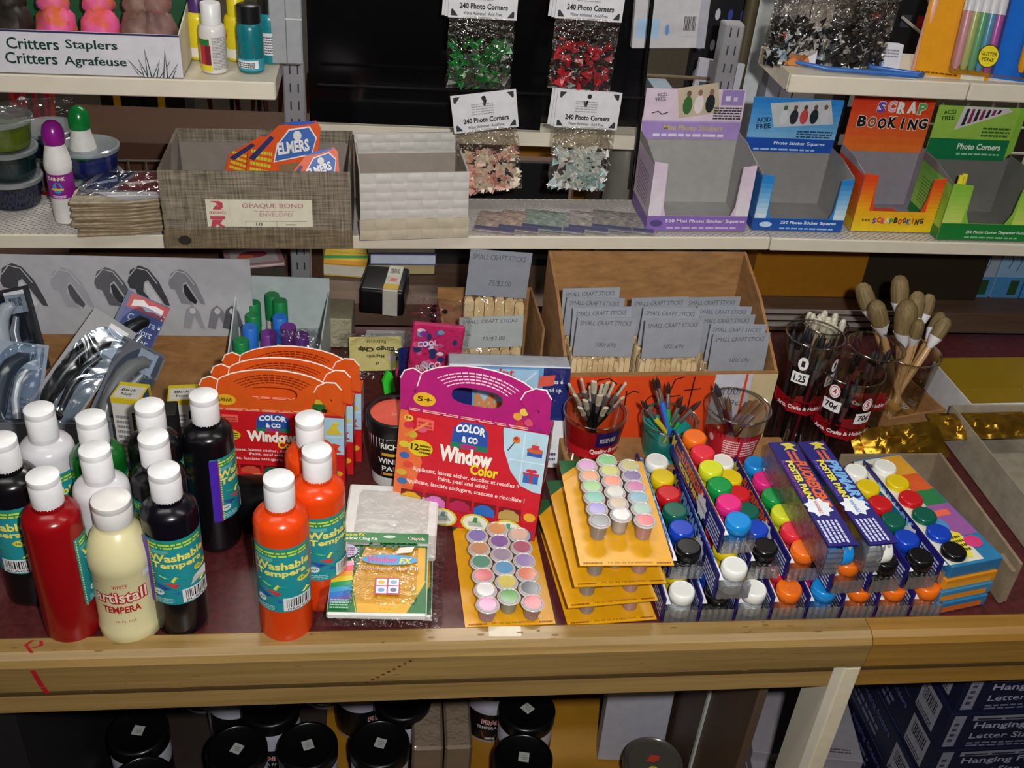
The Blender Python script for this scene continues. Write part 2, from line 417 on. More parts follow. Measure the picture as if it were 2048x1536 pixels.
ZS = lambda x: .9602+.0225*x if x < .57 else .9720
shelf(-.75, .567, 1.33, 1.462, .9592, .020, 'long perforated cream shelf across the middle of the display', .0225)
shelf(.569, 1.25, 1.33, 1.462, .9710, .020, 'right hand cream shelf under the four display boxes')
shelf(-.75, -.126, 1.33, 1.462, 1.1695, .023, 'upper left cream shelf under the staplers tray', .012, CREAM())
shelf(.543, .796, 1.33, 1.462, 1.2075, .024, 'upper right cream shelf with a blue strip along it', 0, CREAM())
shelf(.798, 1.25, 1.33, 1.462, 1.2075, .024, 'upper right cream shelf at the edge, under the marker packs', 0, CREAM())
def post(x, y, z0, z1, lab):
    t = thing('slotted_post', lab, 'post', (x, y, z0))
    m = MB().box(-.015, 0, 0, .015, .025, z1-z0, METAL(), .002)
    a = face(m, .03, z1-z0)
    n = int((z1-z0)/.025)
    for k in range(n):
        for s in (.3, .66): a.r(s, (k+.3)/n, .07, .5/n, '33343a'); a.h -= .00009
    m.build('upright', t); MB().box(-.04, .03, -.02, .04, .08, .0, METAL()).build('foot', t)
post(-.113, 1.464, .30, 1.205, 'slotted grey steel post left of the black panel')
post(.50, 1.464, .30, 1.235, 'slotted grey steel post beside the upper right shelf')
# back ledge with the black panels
m = MB().box(-.095, 1.495, 1.034, .42, 1.60, 1.056, CREAM(), .001); solo(m, 'rear_ledge', 'white ledge strip carrying the big black panel', 'shelf')
m = MB().box(-.095, 1.50, 1.0575, .243, 1.504, 1.40, P('08080b', .13)); solo(m, 'black_board', 'large glossy black panel standing on the white ledge', 'panel')
m = MB().box(.246, 1.53, 1.0575, .40, 1.534, 1.40, P('0b0b0e', .2)); solo(m, 'black_board', 'narrower black panel behind the red photo corner bag', 'panel')
# rear counter, wood rack and boards on the far side
m = MB().box(-1.4, 1.495, .72, 1.6, 2.2, .76, grain('rear_top', '5a4436', '6c5444', (4, 40, 40), .5)); m.box(-1.4, 2.15, 0, 1.6, 2.2, .72, P('4a3a2e', .6)); m.box(-1.4, 1.58, 0, 1.6, 1.60, .72, P('3a2c22', .6))
solo(m, 'rear_counter', 'brown counter on the far side behind the shelving', 'counter', (0, 0, 0))
t = thing('wooden_rack', 'golden wooden rack seen under the hanging photo corner bags', 'rack', (.35, 1.80, .76))
for z, h in ((.0, .03), (.14, .035), (.22, .04)): MB().box(-.32, 0, z, .38, .02, z+h, grain('golden_wood', '8a5a14', 'a87020', (3, 40, 40), .4)).build('rail', t)
for x in (-.32, .02, .36): MB().box(x, .021, 0, x+.03, .04, .27, grain('golden_wood', '8a5a14', 'a87020', (3, 40, 40), .4)).build('stile', t)

# ---------------------------------------------------------------- tempera bottles, front left
ZT = .7496
def flip_cap(t, r, z0, z1, h='ececee'):
    m = MB().lathe([(r*.98, z0), (r, z0+.001), (r, z1-.009), (r*.985, z1-.0085), (r*.985, z1-.0075), (r, z1-.007), (r, z1-.0012), (r-.0015, z1), (0, z1+.0002)], P(h, .35), 32)
    m.build('cap', t)
def tempera_label(m, r, a, cname, strip=None, sticker=False):
    A = wrap(m, r, .050, .086, a-76, a+76)
    A.r(0, 0, 1, 1, '1f9099')
    A.r(.06, .87, .86, .10, '2f8f5c'); A.g(.08, .875, .8, .09, 2, 'c8e05c', 2)
    A.r(.08, .80, .3, .05, '5bb0a8'); A.p([(.07, .50), (.06, .80), (.95, .84), (.97, .56)], 'cf2a2c')
    A.t('Washable', .10, .68, .82, .115, 'f0e46a', b=.035); A.t('Tempera', .13, .55, .72, .12, 'f0e46a', b=.035)
    A.e(.83, .49, .13, .05, 'd8d440'); A.t('16 oz', .75, .47, .16, .035, '27504a', b=.01)
    A.p([(.12, .47), (.45, .44), (.88, .30), (.93, .26), (.80, .25), (.4, .36)], 'e0e048'); A.p([(.2, .46), (.5, .41), (.6, .38), (.3, .42)], '49a84a')
    A.p([(.26, .35), (.45, .33), (.72, .2), (.66, .18), (.4, .28)], 'd23a3c'); A.p([(.12, .33), (.3, .29), (.5, .17), (.45, .16), (.24, .25)], '2c4aa0')
    A.e(.19, .2, .075, .05, 'd8e8ea'); A.t('AP', .14, .185, .1, .03, '2a6a80')
    A.g(.08, .04, .3, .08, 3, '9fd8dc', 5); A.bc(.50, .04, .42, .20, 4, 'e6e6e6'); A.r(.50, .035, .42, .055, 'e6e6e6')
    A.t(cname, .55, .045, .32, .035, '222222', b=.01)
    if strip:
        A.r(-.01, 0, .12, 1, strip)
        for k in range(26): A.r(.125, .01+k*.0385, .02, .02, 'e6e060'); A.h -= .00009
        A.r(.112, 0, .010, 1, 'c03040')
    else:
        for k in range(26): A.r(.005, .01+k*.0385, .018, .02, 'e6e060'); A.h -= .00009
    if sticker:
        A.p([(.62, .27), (.66, .38), (.92, .42), (.90, .30)], 'e4e4e0')
def tempera(loc, h, a, lab, cname='ORANGE', strip=None, sticker=False, rough=.22):
    t = thing('tempera_bottle', lab, 'paint bottle', (loc[0], loc[1], ZT), 0, 'tempera bottles on the counter')
    r = .0275; body = P(h, rough, 0, .03)
    m = MB().lathe([(0, .001), (r*.86, 0), (r*.97, .004), (r, .010), (r, .152), (r*.97, .157), (r*.88, .161), (.017, .1655), (.0150, .1665), (.0150, .172)], body, 40)
    m.build('bottle_body', t)
    l = MB(); tempera_label(l, r, a, cname, strip, sticker); l.build('printed_label', t)
    flip_cap(t, .0150, .170, .2045)
    return t
BOT = [
    [(-0.3622, 0.8701, 0.9545), '0d0c10', -32, 'black tempera bottle at the left edge, in front of the white one', 'BLACK', None],
    [(-0.3442, 0.9099, 0.9545), 'cfcdd2', 5, 'white flip-top tempera bottle at the back left, label half hidden', 'WHITE'],
    [(-0.2838, 0.8970, 0.9545), '0d5a1c', 60, 'green tempera bottle, the only green one', 'GREEN'],
    [(-0.2763, 0.8473, 0.9545), 'cfcdd2', 165, 'white tempera bottle in the middle row with its label turned away', 'WHITE'],
    [(-0.3088, 0.8134, 0.9545), '8e0810', 128, 'deep red tempera bottle near the rail, label facing sideways', 'RED'],
    [(-0.2283, 0.8989, 0.9545), '0d0c10', 78, 'black tempera bottle under the yellow and white carton', 'BLACK'],
    [(-0.2291, 0.8600, 0.9545), '0d0c10', -80, 'black tempera bottle between the white and the purple-labelled ones', 'BLACK'],
    [(-0.1999, 0.8217, 0.9545), '0c0a14', 18, 'dark purple tempera bottle with full teal label and a violet strip', 'PURPLE', '4a26b0', True],
    [(-0.1907, 0.9396, 0.9545), '0d0c10', 84, 'black tempera bottle touching the orange safari carton', 'BLACK', '4a26b0'],
    [(-0.0908, 0.8077, 0.9545), 'e0430e', 2, 'orange tempera bottle standing foremost by the rail', 'ORANGE'],
    [(-0.0665, 0.8382, 0.9545), 'e0430e', 38, 'orange tempera bottle in the middle of the three orange ones', 'ORANGE'],
    [(-0.0632, 0.8774, 0.9545), 'e0430e', 82, 'orange tempera bottle rearmost of the three orange ones', 'ORANGE']]
# settle the bottles so that none runs into another: the rear one gives way
for it in range(60):
    for i in range(len(BOT)):
        for j in range(len(BOT)):
            a, b = BOT[i][0], BOT[j][0]
            dx, dy = b[0]-a[0], b[1]-a[1]; q = math.hypot(dx, dy)
            if i != j and q < .0557 and dy >= 0: BOT[j][0] = (b[0]+dx/q*(.0558-q)*.6, b[1]+dy/q*(.0558-q)*.6+.0004, 0)
for q in BOT: tempera(*q)
# cream squat bottle
p = ((-0.2517, 0.8095, 0.7500), 0.1719)
t = thing('tempera_bottle', 'cream squat tempera bottle with red lettering in front of the red one', 'paint bottle', (p[0][0], p[0][1]+.006, ZT), 0, 'tempera bottles on the counter')
r = .0315; CR = P('ddd4a4', .3, 0, .03)
m = MB().lathe([(0, .001), (r*.9, 0), (r, .004), (r, .018), (r*.965, .021), (r*.965, .094), (r, .097), (r, .108), (r*.94, .118), (r*.78, .132), (.0185, .1400), (.0165, .142), (.0165, .148)], CR, 40)
m.build('bottle_body', t)
l = MB(); A = wrap(l, r*.965, .026, .066, -60, 64); RED = 'b3202a'
A.t('WHITE', .42, .84, .22, .075, RED, b=.012); A.t('artistaII', .10, .53, .84, .26, RED, b=.085); A.t('artistaII', .115, .555, .81, .22, 'f0e4cc', b=.012)
A.t('TEMPERA', .22, .34, .58, .14, RED, b=.03); A.t('16 FL OZ', .40, .14, .30, .045, RED, b=0); A.r(.06, .92, .14, .012, RED); A.p([(.9, .95), (.9, 1.3), (1.06, 1.3), (1.06, .95)], 'd5d6d8')
l.build('printed_label', t); flip_cap(t, .0185, .146, .1735, 'e2dfdb')
# black tub lying down
m = MB(); m.T = Matrix.Translation((0, 0, .0315)) @ Matrix.Rotation(R(90), 4, 'Y')
m.lathe([(0, 0), (.026, 0), (.030, .004), (.030, .05), (.0312, .052), (.0312, .078), (.029, .082), (0, .082)], P('0b0b0e', .3), 32)
solo(m, 'paint_tub', 'black tub lying on its side behind the orange bottles', 'tub', ((-0.1671, 0.9811, 0.7500)[0], (-0.1671, 0.9811, 0.7500)[1], ZT+.0002))

# ---------------------------------------------------------------- gable cartons with window paints
def gable(t, w, h, d, arch, c0, c1, kind):
    """carton whose front rises into an arched carrying handle"""
    m = MB(); m.box(-w/2, 0, 0, w/2, d, h, P(c1, .35), .0008)
    n = 18; ol = [(-w*.5, h)]
    ol += [(-w*.44+w*.88*k/n, h+arch*(.18+.82*math.sin(math.pi*k/n)**.75)) for k in range(n+1)]+[(w*.5, h)]
    A = face(m, w, h)
    if kind == 'safari':
        A.grad(0, 0, 1, .35, 'd81c22', 'd01c24', 4); A.r(0, .35, 1, .65, 'cc1a22')
    else:
        A.r(0, 0, 1, 1, 'd01e2e'); A.p([(0, 0), (0, 1), (.05, 1), (.18, .55), (.08, .0)], 'e8703c')
    A.p([(.36, .78), (.37, .92), (.42, .98), (.56, .985), (.60, .92), (.61, .78)], '2a52a8'); A.p([(.36, .74), (.36, .79), (.61, .79), (.61, .74)], '1f7a5c'); A.e(.48, .765, .06, .02, 'b82a80')
    A.t('COLOR', .385, .875, .20, .075, 'f4f4f4', b=.05, arc=.25); A.t('& CO', .43, .80, .11, .06, 'f4f4f4', b=.05)
    A.t('Window', .29, .60, .36, .15, 'f6f4ea', b=.05); A.t('Color', .51, .52, .19, .10, 'eedc30', b=.04)
    A.t('Appliquez, laissez sécher, décollez et recollez !', .12, .455, .72, .05, 'f6e4e0', b=.015); A.t('Paint, peel and stick!', .30, .40, .34, .05, 'f6e4e0', b=.015); A.t('Applicate, lasciate asciugare, staccate e rincollate !', .08, .335, .82, .05, 'f6e4e0', b=.015)
    A.e(.16, .68, .085, .075, 'e4c424'); A.t('12', .095, .655, .055, .06, '2a2410', b=.03); A.g(.155, .635, .075, .09, 3, '4a3c14', 3)
    A.p([(.12, .86), (.12, .955), (.235, .95), (.235, .86)], 'f0645c'); A.g(.13, .87, .095, .07, 2, 'b03a34', 6)
    # motif tiles
    if kind == 'safari':
        A.r(.70, .48, .30, .50, 'a8cfe4'); A.r(.845, .48, .006, .5, 'd8ecf4'); A.r(.70, .72, .30, .008, 'd8ecf4')
        A.p([(.765, .75), (.772, .86), (.785, .86), (.79, .75)], '7a3a24'); A.e(.775, .885, .055, .04, '1f6a3c'); A.e(.745, .86, .03, .025, '1f6a3c'); A.e(.81, .87, .03, .025, '1f6a3c')
        A.p([(.87, .76), (.88, .82), (.90, .85), (.92, .92), (.955, .93), (.97, .90), (.945, .88), (.955, .83), (.97, .80), (.985, .76)], 'd8c03c'); A.e(.945, .915, .02, .015, 'e0cc50')
        A.p([(.87, .50), (.88, .58), (.92, .64), (.97, .62), (.95, .56), (.98, .52)], 'd8402c')
    else:
        A.p([(.70, .97), (.72, .80), (.78, .62), (.86, .50), (.95, .46), (1.0, .46), (1.0, 1.0), (.70, 1.0)], 'b4d8ea'); A.r(.845, .48, .005, .5, 'e2f2f8'); A.r(.76, .725, .24, .007, 'e2f2f8')
        A.l([(.745, .80), (.79, .90)], .007, '3a2a30', 1.4); A.e(.795, .91, .026, .032, 'd87a2c'); A.e(.79, .92, .013, .017, 'c02a3a')
        A.r(.875, .785, .10, .055, '3a58b0'); A.e(.925, .84, .055, .025, 'c8643a'); A.r(.90, .85, .05, .04, 'd03a48'); A.r(.92, .89, .01, .03, 'e0c040')
        A.r(.87, .54, .10, .085, '3a6ab8'); A.r(.912, .54, .018, .11, 'c83048'); A.r(.865, .615, .11, .02, 'c83048'); A.e(.905, .655, .02, .016, 'c83048'); A.e(.938, .655, .02, .016, 'c83048')
        for q, (u, v, c) in enumerate(((.07, .88, 'd03048'), (.16, .86, 'd85a78'), (.10, .80, 'c8b030'), (.05, .70, 'd8c838'), (.06, .60, '3a6ab0'), (.09, .52, 'd84838'), (.05, .44, 'c8a838'), (.06, .36, '3a70a8'))): A.e(u, v, .035, .03, c)
        A.l([(.05, .78), (.20, .93)], .014, 'e89040', 1.4); A.e(.065, .945, .033, .03, 'e8b84a'); A.t('5+', .045, .93, .04, .03, '3a2a14')
    # window with paint pots showing, and how-to bubbles
    pots = ('d8a818', 'e0503a', '17604a', 'd0382a', '3a58b0') if kind == 'safari' else ('d8a21a', 'd070b8', 'b82050', '2a6ac0', 'b89a50')
    for k, c in enumerate(pots):
        u = .13+k*.17; A.r(u-.07, .20, .15, .09, '7a1218'); A.e(u, .225, .07, .035, c); A.r(u-.07, .17, .14, .055, c); A.e(u, .26, .04, .012, c)
    for k in range(4):
        u = .14+k*.225; A.e(u, .095, .10, .085, 'd4cc3c'); A.e(u, .095, .085, .07, 'f0eed8'); A.p([(u-.04, .06), (u-.05, .10), (u+.03, .12), (u+.06, .07)], 'a8bcae'); A.p([(u-.02, .10), (u-.01, .15), (u+.015, .15), (u+.015, .10)], ('8a8aa0', '7a9ab0', '4a8a4a', '4aa07a')[k])
    A.e(.95, .24, .04, .04, 'e8a82c')
    if kind == 'party': A.r(.91, .02, .07, .09, '3a5aa8'); A.e(.945, .065, .02, .025, 'e8e8f0')
    S = side(m, d, h, w/2); S.r(0, 0, 1, 1, 'c8201e' if kind == 'safari' else 'b81c28')
    S.r(.35, .5, .6, .48, 'a8cfe4'); S.e(.65, .85, .2, .06, 'd8c040'); S.r(.55, .85, .1, .08, 'd8c040'); S.e(.62, .62, .18, .05, 'd8503c'); S.e(.6, .25, .25, .07, 'd8a028'); S.g(.2, .05, .7, .12, 4, '7a1a14', 4)
    T = top(m, w, d, h); T.r(0, 0, 1, 1, c0)
    m.build('carton', t)
    # arched front panel with an oval grip slot
    k = 28; hz = h+arch*.30
    def arc_out(i):
        a = math.pi*2*i/k-math.pi/2; x = math.cos(a); y = math.sin(a)
        if y < 0: return (w*.5*max(-1, min(1, x*1.45)), h+.0005 if y < -.35 else h+arch*(.16+.10*(1+y/.35)*.9))
        return (w*.46*x, h+arch*(.26+.74*y**.8))
    out = [arc_out(i) for i in range(k)]
    inn = [(w*.17*math.copysign(abs(math.cos(a))**.6, math.cos(a)), hz+arch*.15+arch*.16*math.copysign(abs(math.sin(a))**.8, math.sin(a))) for a in [math.pi*2*i/k-math.pi/2 for i in range(k)]]
    g = MB().ring(out, inn, .0, .0012, P(c0, .35))
    A = Art(g, (-w/2, 0, h), (w, 0, 0), (0, 0, arch), h=.0003)
    ink = '7a2412' if kind == 'safari' else 'f0d8e4'
    for j in range(4):
        rad = .90-.075*j
        for q in range(13):
            a0 = math.pi*(.25+.5*q/13); a1 = a0+math.pi*.5/13*.82
            A.p([(.5-.43*rad*math.cos(x), .22+.76*(rad-dr)*math.sin(x)) for x, dr in ((a0, 0), (a0, .035), (a1, .035), (a1, 0))][::-1], ink); A.h -= .00009
    A.e(.155, .26, .075, .13, 'e8b428'); A.t('SAFARI' if kind == 'safari' else '5+', .105, .215, .10, .09, '3a2a10')
    if kind == 'safari':
        A.e(.82, .20, .05, .10, '2a6a2c'); A.e(.79, .11, .022, .05, '1a2418'); A.e(.86, .11, .022, .05, '1a2418'); A.p([(.79, .27), (.80, .38), (.85, .38), (.86, .27)], 'd0b838')
    else:
        for u, v, c in ((.78, .24, 'e0a03a'), (.82, .34, 'e8c850'), (.86, .16, 'd8506a'), (.90, .26, 'e08a9a'), (.93, .12, '8a3a90'), (.80, .10, 'c03040')): A.e(u, v, .03, .07, c)
    A.g(.06, .02, .8, .06, 2, 'f0b8a0', 8)
    g.build('handle_panel', t)
    # white cut edge along the arch
    e = MB().tube([(x, .0006, z+.0006) for x, z in out[8:21]], .0009, P('f4e8e0', .5), 5); e.build('cut_edge', t)
    # locking ears at both shoulders, with a white cut edge
    ec = 'dc5a1c' if kind == 'safari' else 'b01e74'; k = arch/.060
    for sg, pts in ((1, ((0, 0), (-.002, .040), (-.009, .049), (-.020, .049), (-.030, .043), (-.034, .034), (-.016, .008))), (-1, ((0, 0), (-.003, .036), (.001, .045), (.010, .049), (.019, .045), (.016, .030), (.006, .004)))):
        q = [(x*k, z*k) for x, z in pts]; f = MB().prism(q, -.0032, -.0020, P(ec, .35), 'xz')
        f.tube([(x, -.0026, z) for x, z in q[1:6]], .0010, P('f4e8e0', .5), 5); f.add([(-sg*.012*k, -.00325, .024*k), (-sg*.016*k, -.00325, .027*k), (-sg*.014*k, -.00325, .023*k)], [(0, 1, 2), (2, 1, 0)], P('7a3414'))
        o = f.build('locking_ear', t); o.location = (sg*(w/2-.0004), 0, h)
    return t
q = ((-0.1181, 1.0481, 0.7500), (-0.0000, 0, -0.0884), 0.1652, 0.1102)
W0 = q[2]; H0 = q[3]
for k, lab in enumerate(('red safari gable carton foremost of the three, its front in full view', 'red safari gable carton in the middle of the row of three', 'red safari gable carton rearmost of the row of three')):
    t = thing('gable_carton', lab, 'paint set', (q[0][0]+.010*k, q[0][1]+.0265*k, ZT), (0, 0, q[1][2]), 'orange and red gable cartons')
    gable(t, W0, H0, .0255, .060, 'dc5a1c', 'd0201e', 'safari')
q = ((0.1062, 0.9594, 0.7520), (-0.2443, 0, -0.2918), 0.1777, 0.1395)
t = thing('gable_carton', 'pink and red party gable carton leaning back on the blue and white box', 'paint set', q[0], q[1])
gable(t, q[2], q[3], .046, .066, 'b01e74', 'c81c30', 'party')

# ---------------------------------------------------------------- window paint tub, cling kits
q = ((0.0256, 1.0471, 0.7500), 0.1001)
t = thing('paint_tub', 'black and white window paint tub with a coral lid', 'tub', (q[0][0], q[0][1]+.02, ZT)); r = .033; h = q[1]
MB().lathe([(0, .0), (r*.84, 0), (r*.86, .003), (r, h*.78), (r*.9, h*.79)], P('e6e4e2', .35), 40).build('tub_body', t)
l = MB(); A = wrap(l, r*.875, .010, h*.68, -115, 115, r*.995); A.r(0, .1, 1, .9, '141214'); A.p([(i/30, .12+.07*(i % 2)) for i in range(31)]+[(1, .1), (0, .1)], '141214')
A.t('RICH ART', .36, .78, .34, .13, 'f0eee8', b=.03); A.p([(.36, .72), (.5, .82-.06), (.66, .72), (.66, .14), (.5, .09), (.36, .14)], 'c02c22'); A.r(.37, .62, .28, .07, 'd8a83a')
A.r(.32, .42, .38, .17, '141214'); A.t('WINDOW', .33, .44, .36, .13, 'f4f2ee', b=.03); A.r(.36, .26, .3, .14, '141214'); A.t('PAINT', .37, .27, .27, .12, 'f4f2ee', b=.03); A.r(.38, .17, .26, .06, 'd8a83a'); l.build('printed_label', t)
MB().lathe([(r*.98, h*.80), (r*1.06, h*.80), (r*1.08, h*.83), (r*1.08, h*.985), (r*1.05, h), (r*.93, h), (r*.93, h*.96)], P('121214', .3), 40).build('rim', t, label='glossy black rim')
m = MB().lathe([(r*.93, h*.961), (0, h*.961)], P('ee6450', .3), 40); a = top(m, .012, .012, h*.961, None, -.006); a.p([(.1, 0), (.3, .8), (.5, .3), (.9, .9), (.6, .1)], 'f48a78'); m.build('lid', t, label='coral red lid')

def cling_kit(t, w, d, back=False):
    """flat resealable pouch; lies in xy with its header at the far end"""
    m = MB().box(-w/2+.004, .004, .0005, w/2-.006, d-.004, .0095, P('f2f2ee' if back else 'e4e2dc', .6), .002)
    if not back:
        A = top(m, w-.012, d-.012, .0097, -w/2+.005, .006)
        A.r(0, 0, 1, .86, '0d6a30'); A.p([(.30, .0), (.80, 0), (.98, .36), (.98, .84), (.33, .84), (.22, .40)], 'dfa414')
        for s in (0, 1): A.l([(.60+.02*s, .0), (.80+.02*s, .16), (.985, .40-.01*s)], .008, 'c8c83c', .7)
        A.l([(.29, .0), (.24, .2), (.25, .46)], .008, 'c8c83c', .7)
        for k, c in enumerate(('7a5ab0', '3a7ad0', '3aa0c8', '2a9a5a', 'e0c830', 'ee9a30', 'e8546a', 'e8a0b8')): A.p([(0, .10+.062*k), (0, .165+.062*k), (.215, .20+.062*k), (.225, .14+.062*k)], c); A.e(.10, .155+.062*k, .10, .035, c, 16, 8)
        A.e(.125, .76, .12, .09, 'b8b4dc'); A.g(.05, .70, .16, .12, 4, '8a2a5c', 4)
        A.t('Crayola', .36, .78, .54, .13, '0c5a28', b=.05); A.e(.60, .65, .30, .07, '3a9ad8'); A.t('Window', .36, .61, .32, .085, 'd03a88', b=.035, sh=.2); A.t('FX', .70, .60, .14, .075, 'e8d83a', b=.04, sh=.2)
        A.t('Window Cling Kit', .30, .50, .62, .055, 'f4ead0', b=.03); A.t('Window Cling Kit', .305, .498, .62, .055, '8a2a30', b=.0)
        A.r(.46, .20, .26, .21, 'b83a6a'); 
        for i in (0, 1):
            for j in (0, 1): A.r(.475+.125*i, .215+.095*j, .11, .085, 'dce4ee'); A.e(.53+.125*i, .255+.095*j, .035, .025, ('7a9ad0', 'd8b84a', '6a6a9a', '8ab0c8')[2*i+j])
        A.t('24 pc', .52, .06, .16, .028, 'f4eccc', b=.01); A.g(.02, .02, .19, .12, 4, '9ad0b0', 5)
        A.p([(.66, .72), (.70, .80), (.86, .82), (.83, .74)], 'e8e4dc')
        A.r(-.02, .865, 1.03, .135, '157a3a'); A.t('Window Cling Kit', .03, .885, .42, .05, 'e8f0e8', b=.02); A.t('Window FX', .03, .945, .28, .045, 'd8d030', b=.03); A.e(.58, .945, .07, .02, 'cfe4d4'); A.t('Crayola', .78, .90, .19, .05, 'f2d8d0', b=.03, rot=-3)
    m.build('backing_sheet' if back else 'printed_card', t)
    v = MB(); nx, ny = 10, 14; vs = []
    for j in range(ny+1):
        for i in range(nx+1):
            e = min(1, 5*min(i/nx, 1-i/nx))*min(1, 6*min(j/ny, 1-j/ny)); vs.append(((i/nx-.5)*(w+.012), -.005+j/ny*(d+.01), .001+.0098*e+.0006*noise.noise(Vector((i*.9, j*.8, w*90)))))
    v.add(vs, [(j*(nx+1)+i, j*(nx+1)+i+1, (j+1)*(nx+1)+i+1, (j+1)*(nx+1)+i) for j in range(ny) for i in range(nx)], FILM(), True); v.build('film_pouch', t)
    return t
a = (-0.0541, 0.7783, 0.7850); b = (0.0631, 0.7718, 0.7850); c = (-0.0319, 0.9060, 0.7850)
rz = math.atan2(b[1]-a[1], b[0]-a[0]); wd = math.hypot(b[0]-a[0], b[1]-a[1]); dd = c[1]-a[1]
mid = ((a[0]+b[0])/2, (a[1]+b[1])/2)
t = thing('cling_kit', 'yellow and green window cling kit on top of its small pile', 'craft kit', (mid[0], mid[1], .7855), (R(1.5), 0, rz), 'window cling kit pouches'); cling_kit(t, wd-.004, dd)
t = thing('cling_kit', 'window cling kit at the bottom of the pile, only its edge peeking out', 'craft kit', (mid[0]+.008, YI+.010, ZT+.001), (R(2), 0, rz), 'window cling kit pouches'); cling_kit(t, wd-.004, dd)
t = thing('cling_kit', 'white backed cling kit pouch turned face down behind the yellow one', 'craft kit', (mid[0]+.012, mid[1]+.108, .768), (R(3), 0, rz-.03), 'window cling kit pouches'); cling_kit(t, .118, .125, True)

# ---------------------------------------------------------------- strips of paint pots on yellow cards
def pot_set(t, cols, w=.100, d=.200, skew=0, y0=.014, py=.0222, k2=1.0, kz=1.1):
    m = MB().box(-w/2, 0, 0, w/2, d, .0012, P('e2a212', .35)); A = top(m, w, d, .0013)
    A.p([(0, .84), (.30, 1), (0, 1)], '0d5a28'); A.p([(0, .78), (0, .84), (.16, .925), (.3, 1), (.42, 1)], 'e2a212'); A.t('Crayola', .30, .93, .50, .06, '12402a', b=.05)
    A.t('3 FL. OZ. LIQ. 9 ml NON-TOXIC', .30, .012, .48, .016, '7a4a10', b=.01); A.g(.04, .012, .2, .02, 1, '8a4a10', 3); A.g(.82, .012, .15, .02, 1, '8a4a10', 4)
    A.h += .0001
    m.build('yellow_card', t)
    px = .0250; k = 0
    base = MB().lathe([(0, .0016), (.0088, .0016), (.0100, .017)], clear('e8e4e0', .08, .15, 0, 60, .25), 18)
    for cx in (-1, 0, 1):
        for r in range(6):
            x = cx*px+skew*(r-2.5); y = y0+r*py+(py/2 if cx == 0 else 0); c = cols[k % len(cols)]; k += 1
            p = MB().lathe([(0, .003), (.0082, .003), (.0094, .0165), (0, .0165)], P(c, .4), 16)
            p.lathe([(0, .0016), (.0090, .0016), (.0104, .017)], clear('ece8e4', .08, .15, 0, 60, .25), 18)
            o = p.build('paint_pot', t); o.location = (x, y, 0); o.scale = (k2, k2, kz)
            l = MB().lathe([(.0132, .0172), (.0134, .0176), (.0130, .0182), (.0122, .0184), (.0120, .0198), (.0110, .0202), (.0100, .0196)], clear('e6e2e4', .12, .18, 0, 60, .72), 22); tn = [int((int(c[i:i+2], 16)*.72+225*.28)) for i in (0, 2, 4)]
            l.lathe([(.0100, .0196), (.0096, .0192), (0, .0193)], P('%02x%02x%02x' % tuple(tn), .25), 22)
            l.box(-.004, .011, .0174, .004, py/k2-.012, .0186, clear('e6e2e4', .12, .18, 0, 60, .72)); l.build('lid', o)
    return t
C1 = ('d85a9a', 'f0ecec', 'd84850', '2a7a58', 'c07848', '6a5ab0', '4a9a3c', 'd8c23c', '3a86c0', '8a7890', '6a3a90', 'e0843c', 'c8303c', '3c4450', 'e06038', '8a6ab0', 'a83a58', 'e8b8a0')
C2 = ('50505a', '7a68c0', '3aa08a', '7ab85a', 'd88048', 'c878b8', 'd8d4d4', 'b89a78', 'c8c0b8', 'f06a48', 'b8b83a', '4aa84a', 'd84a54', '8ab0a0', '5a98b0', 'b84a88', '5a3a78', 'a8a04a')
a = (0.0965, 0.7933, 0.7520); b = (0.1978, 0.7900, 0.7520)
t = thing('paint_pot_set', 'single yellow card of eighteen paint pots lying flat by the rail', 'paint set', ((a[0]+b[0])/2+.002, YI+.003, ZT+.0008), (0, 0, R(1.5)), 'paint pot cards'); pot_set(t, C1, .100, .185)
ps = [((0.2630, 0.7878, 0.7520), 4), ((0.2602, 0.7783, 0.7760), 5), ((0.2645, 0.7914, 0.8030), 2), ((0.2675, 0.7978, 0.8340), -1)]
labs = ('yellow card of paint pots at the bottom of the stack of four', 'yellow card of paint pots second from the bottom of the stack', 'yellow card of paint pots just under the topmost card', 'yellow card of eighteen paint pots on top of the stack')
for i, (q, rz) in enumerate(ps):
    z = ZT+.0008+.0285*i
    if i in (0, 3): t0 = thing('paint_pot_set', labs[i], 'paint set', (q[0], YI+.004, z), (0, 0, R(rz)), 'paint pot cards'); pot_set(t0, C2, .102, .18, 0, *((.046, .0192, .94, 1.28) if i == 3 else (.022, .0200, .92, 1.28)))
    else: dup(t0, (q[0], YI+.004, z), (R(.0), 0, R(rz)), labs[i])

# ---------------------------------------------------------------- poster paint sets: six bottles in a clear tray with a printed sleeve
PC = {'k': '121214', 'b': '1540b8', 'g': '0a5a48', 'r': 'c81820', 'y': 'e0c414', 'w': 'f0f0ea', 'o': 'f07018', 'm': 'e02c40', 'l': 'd0d828', 'n': '0f9040', 'p': 'e02880', 's': '1a8ad8'}
BM = {}
def bottle_parts(c):
    if c not in BM:
        m = MB().lathe([(0, 0), (.0130, 0), (.0136, .002), (.0136, .0135), (.0125, .0170), (.0105, .0195), (.0100, .023)], clear('eef0f2', .07, .06), 22)
        m.lathe([(0, .0006), (.0124, .0006), (.0130, .002), (.0130, .013), (.0118, .0162), (0, .0165)], P(PC[c], .35, 0, .02), 22)
        k = MB().lathe([(.0138, .0215), (.0145, .0222), (.0145, .0325), (.0130, .0345), (.0124, .0347), (.0122, .0341), (0, .0341)], P(PC[c], .22, 0, .02), 28)
        o = m.build('paint_bottle'); p = k.build('cap', o); BM[c] = (o.data, p.data); bpy.data.objects.remove(p); bpy.data.objects.remove(o)
    return BM[c]
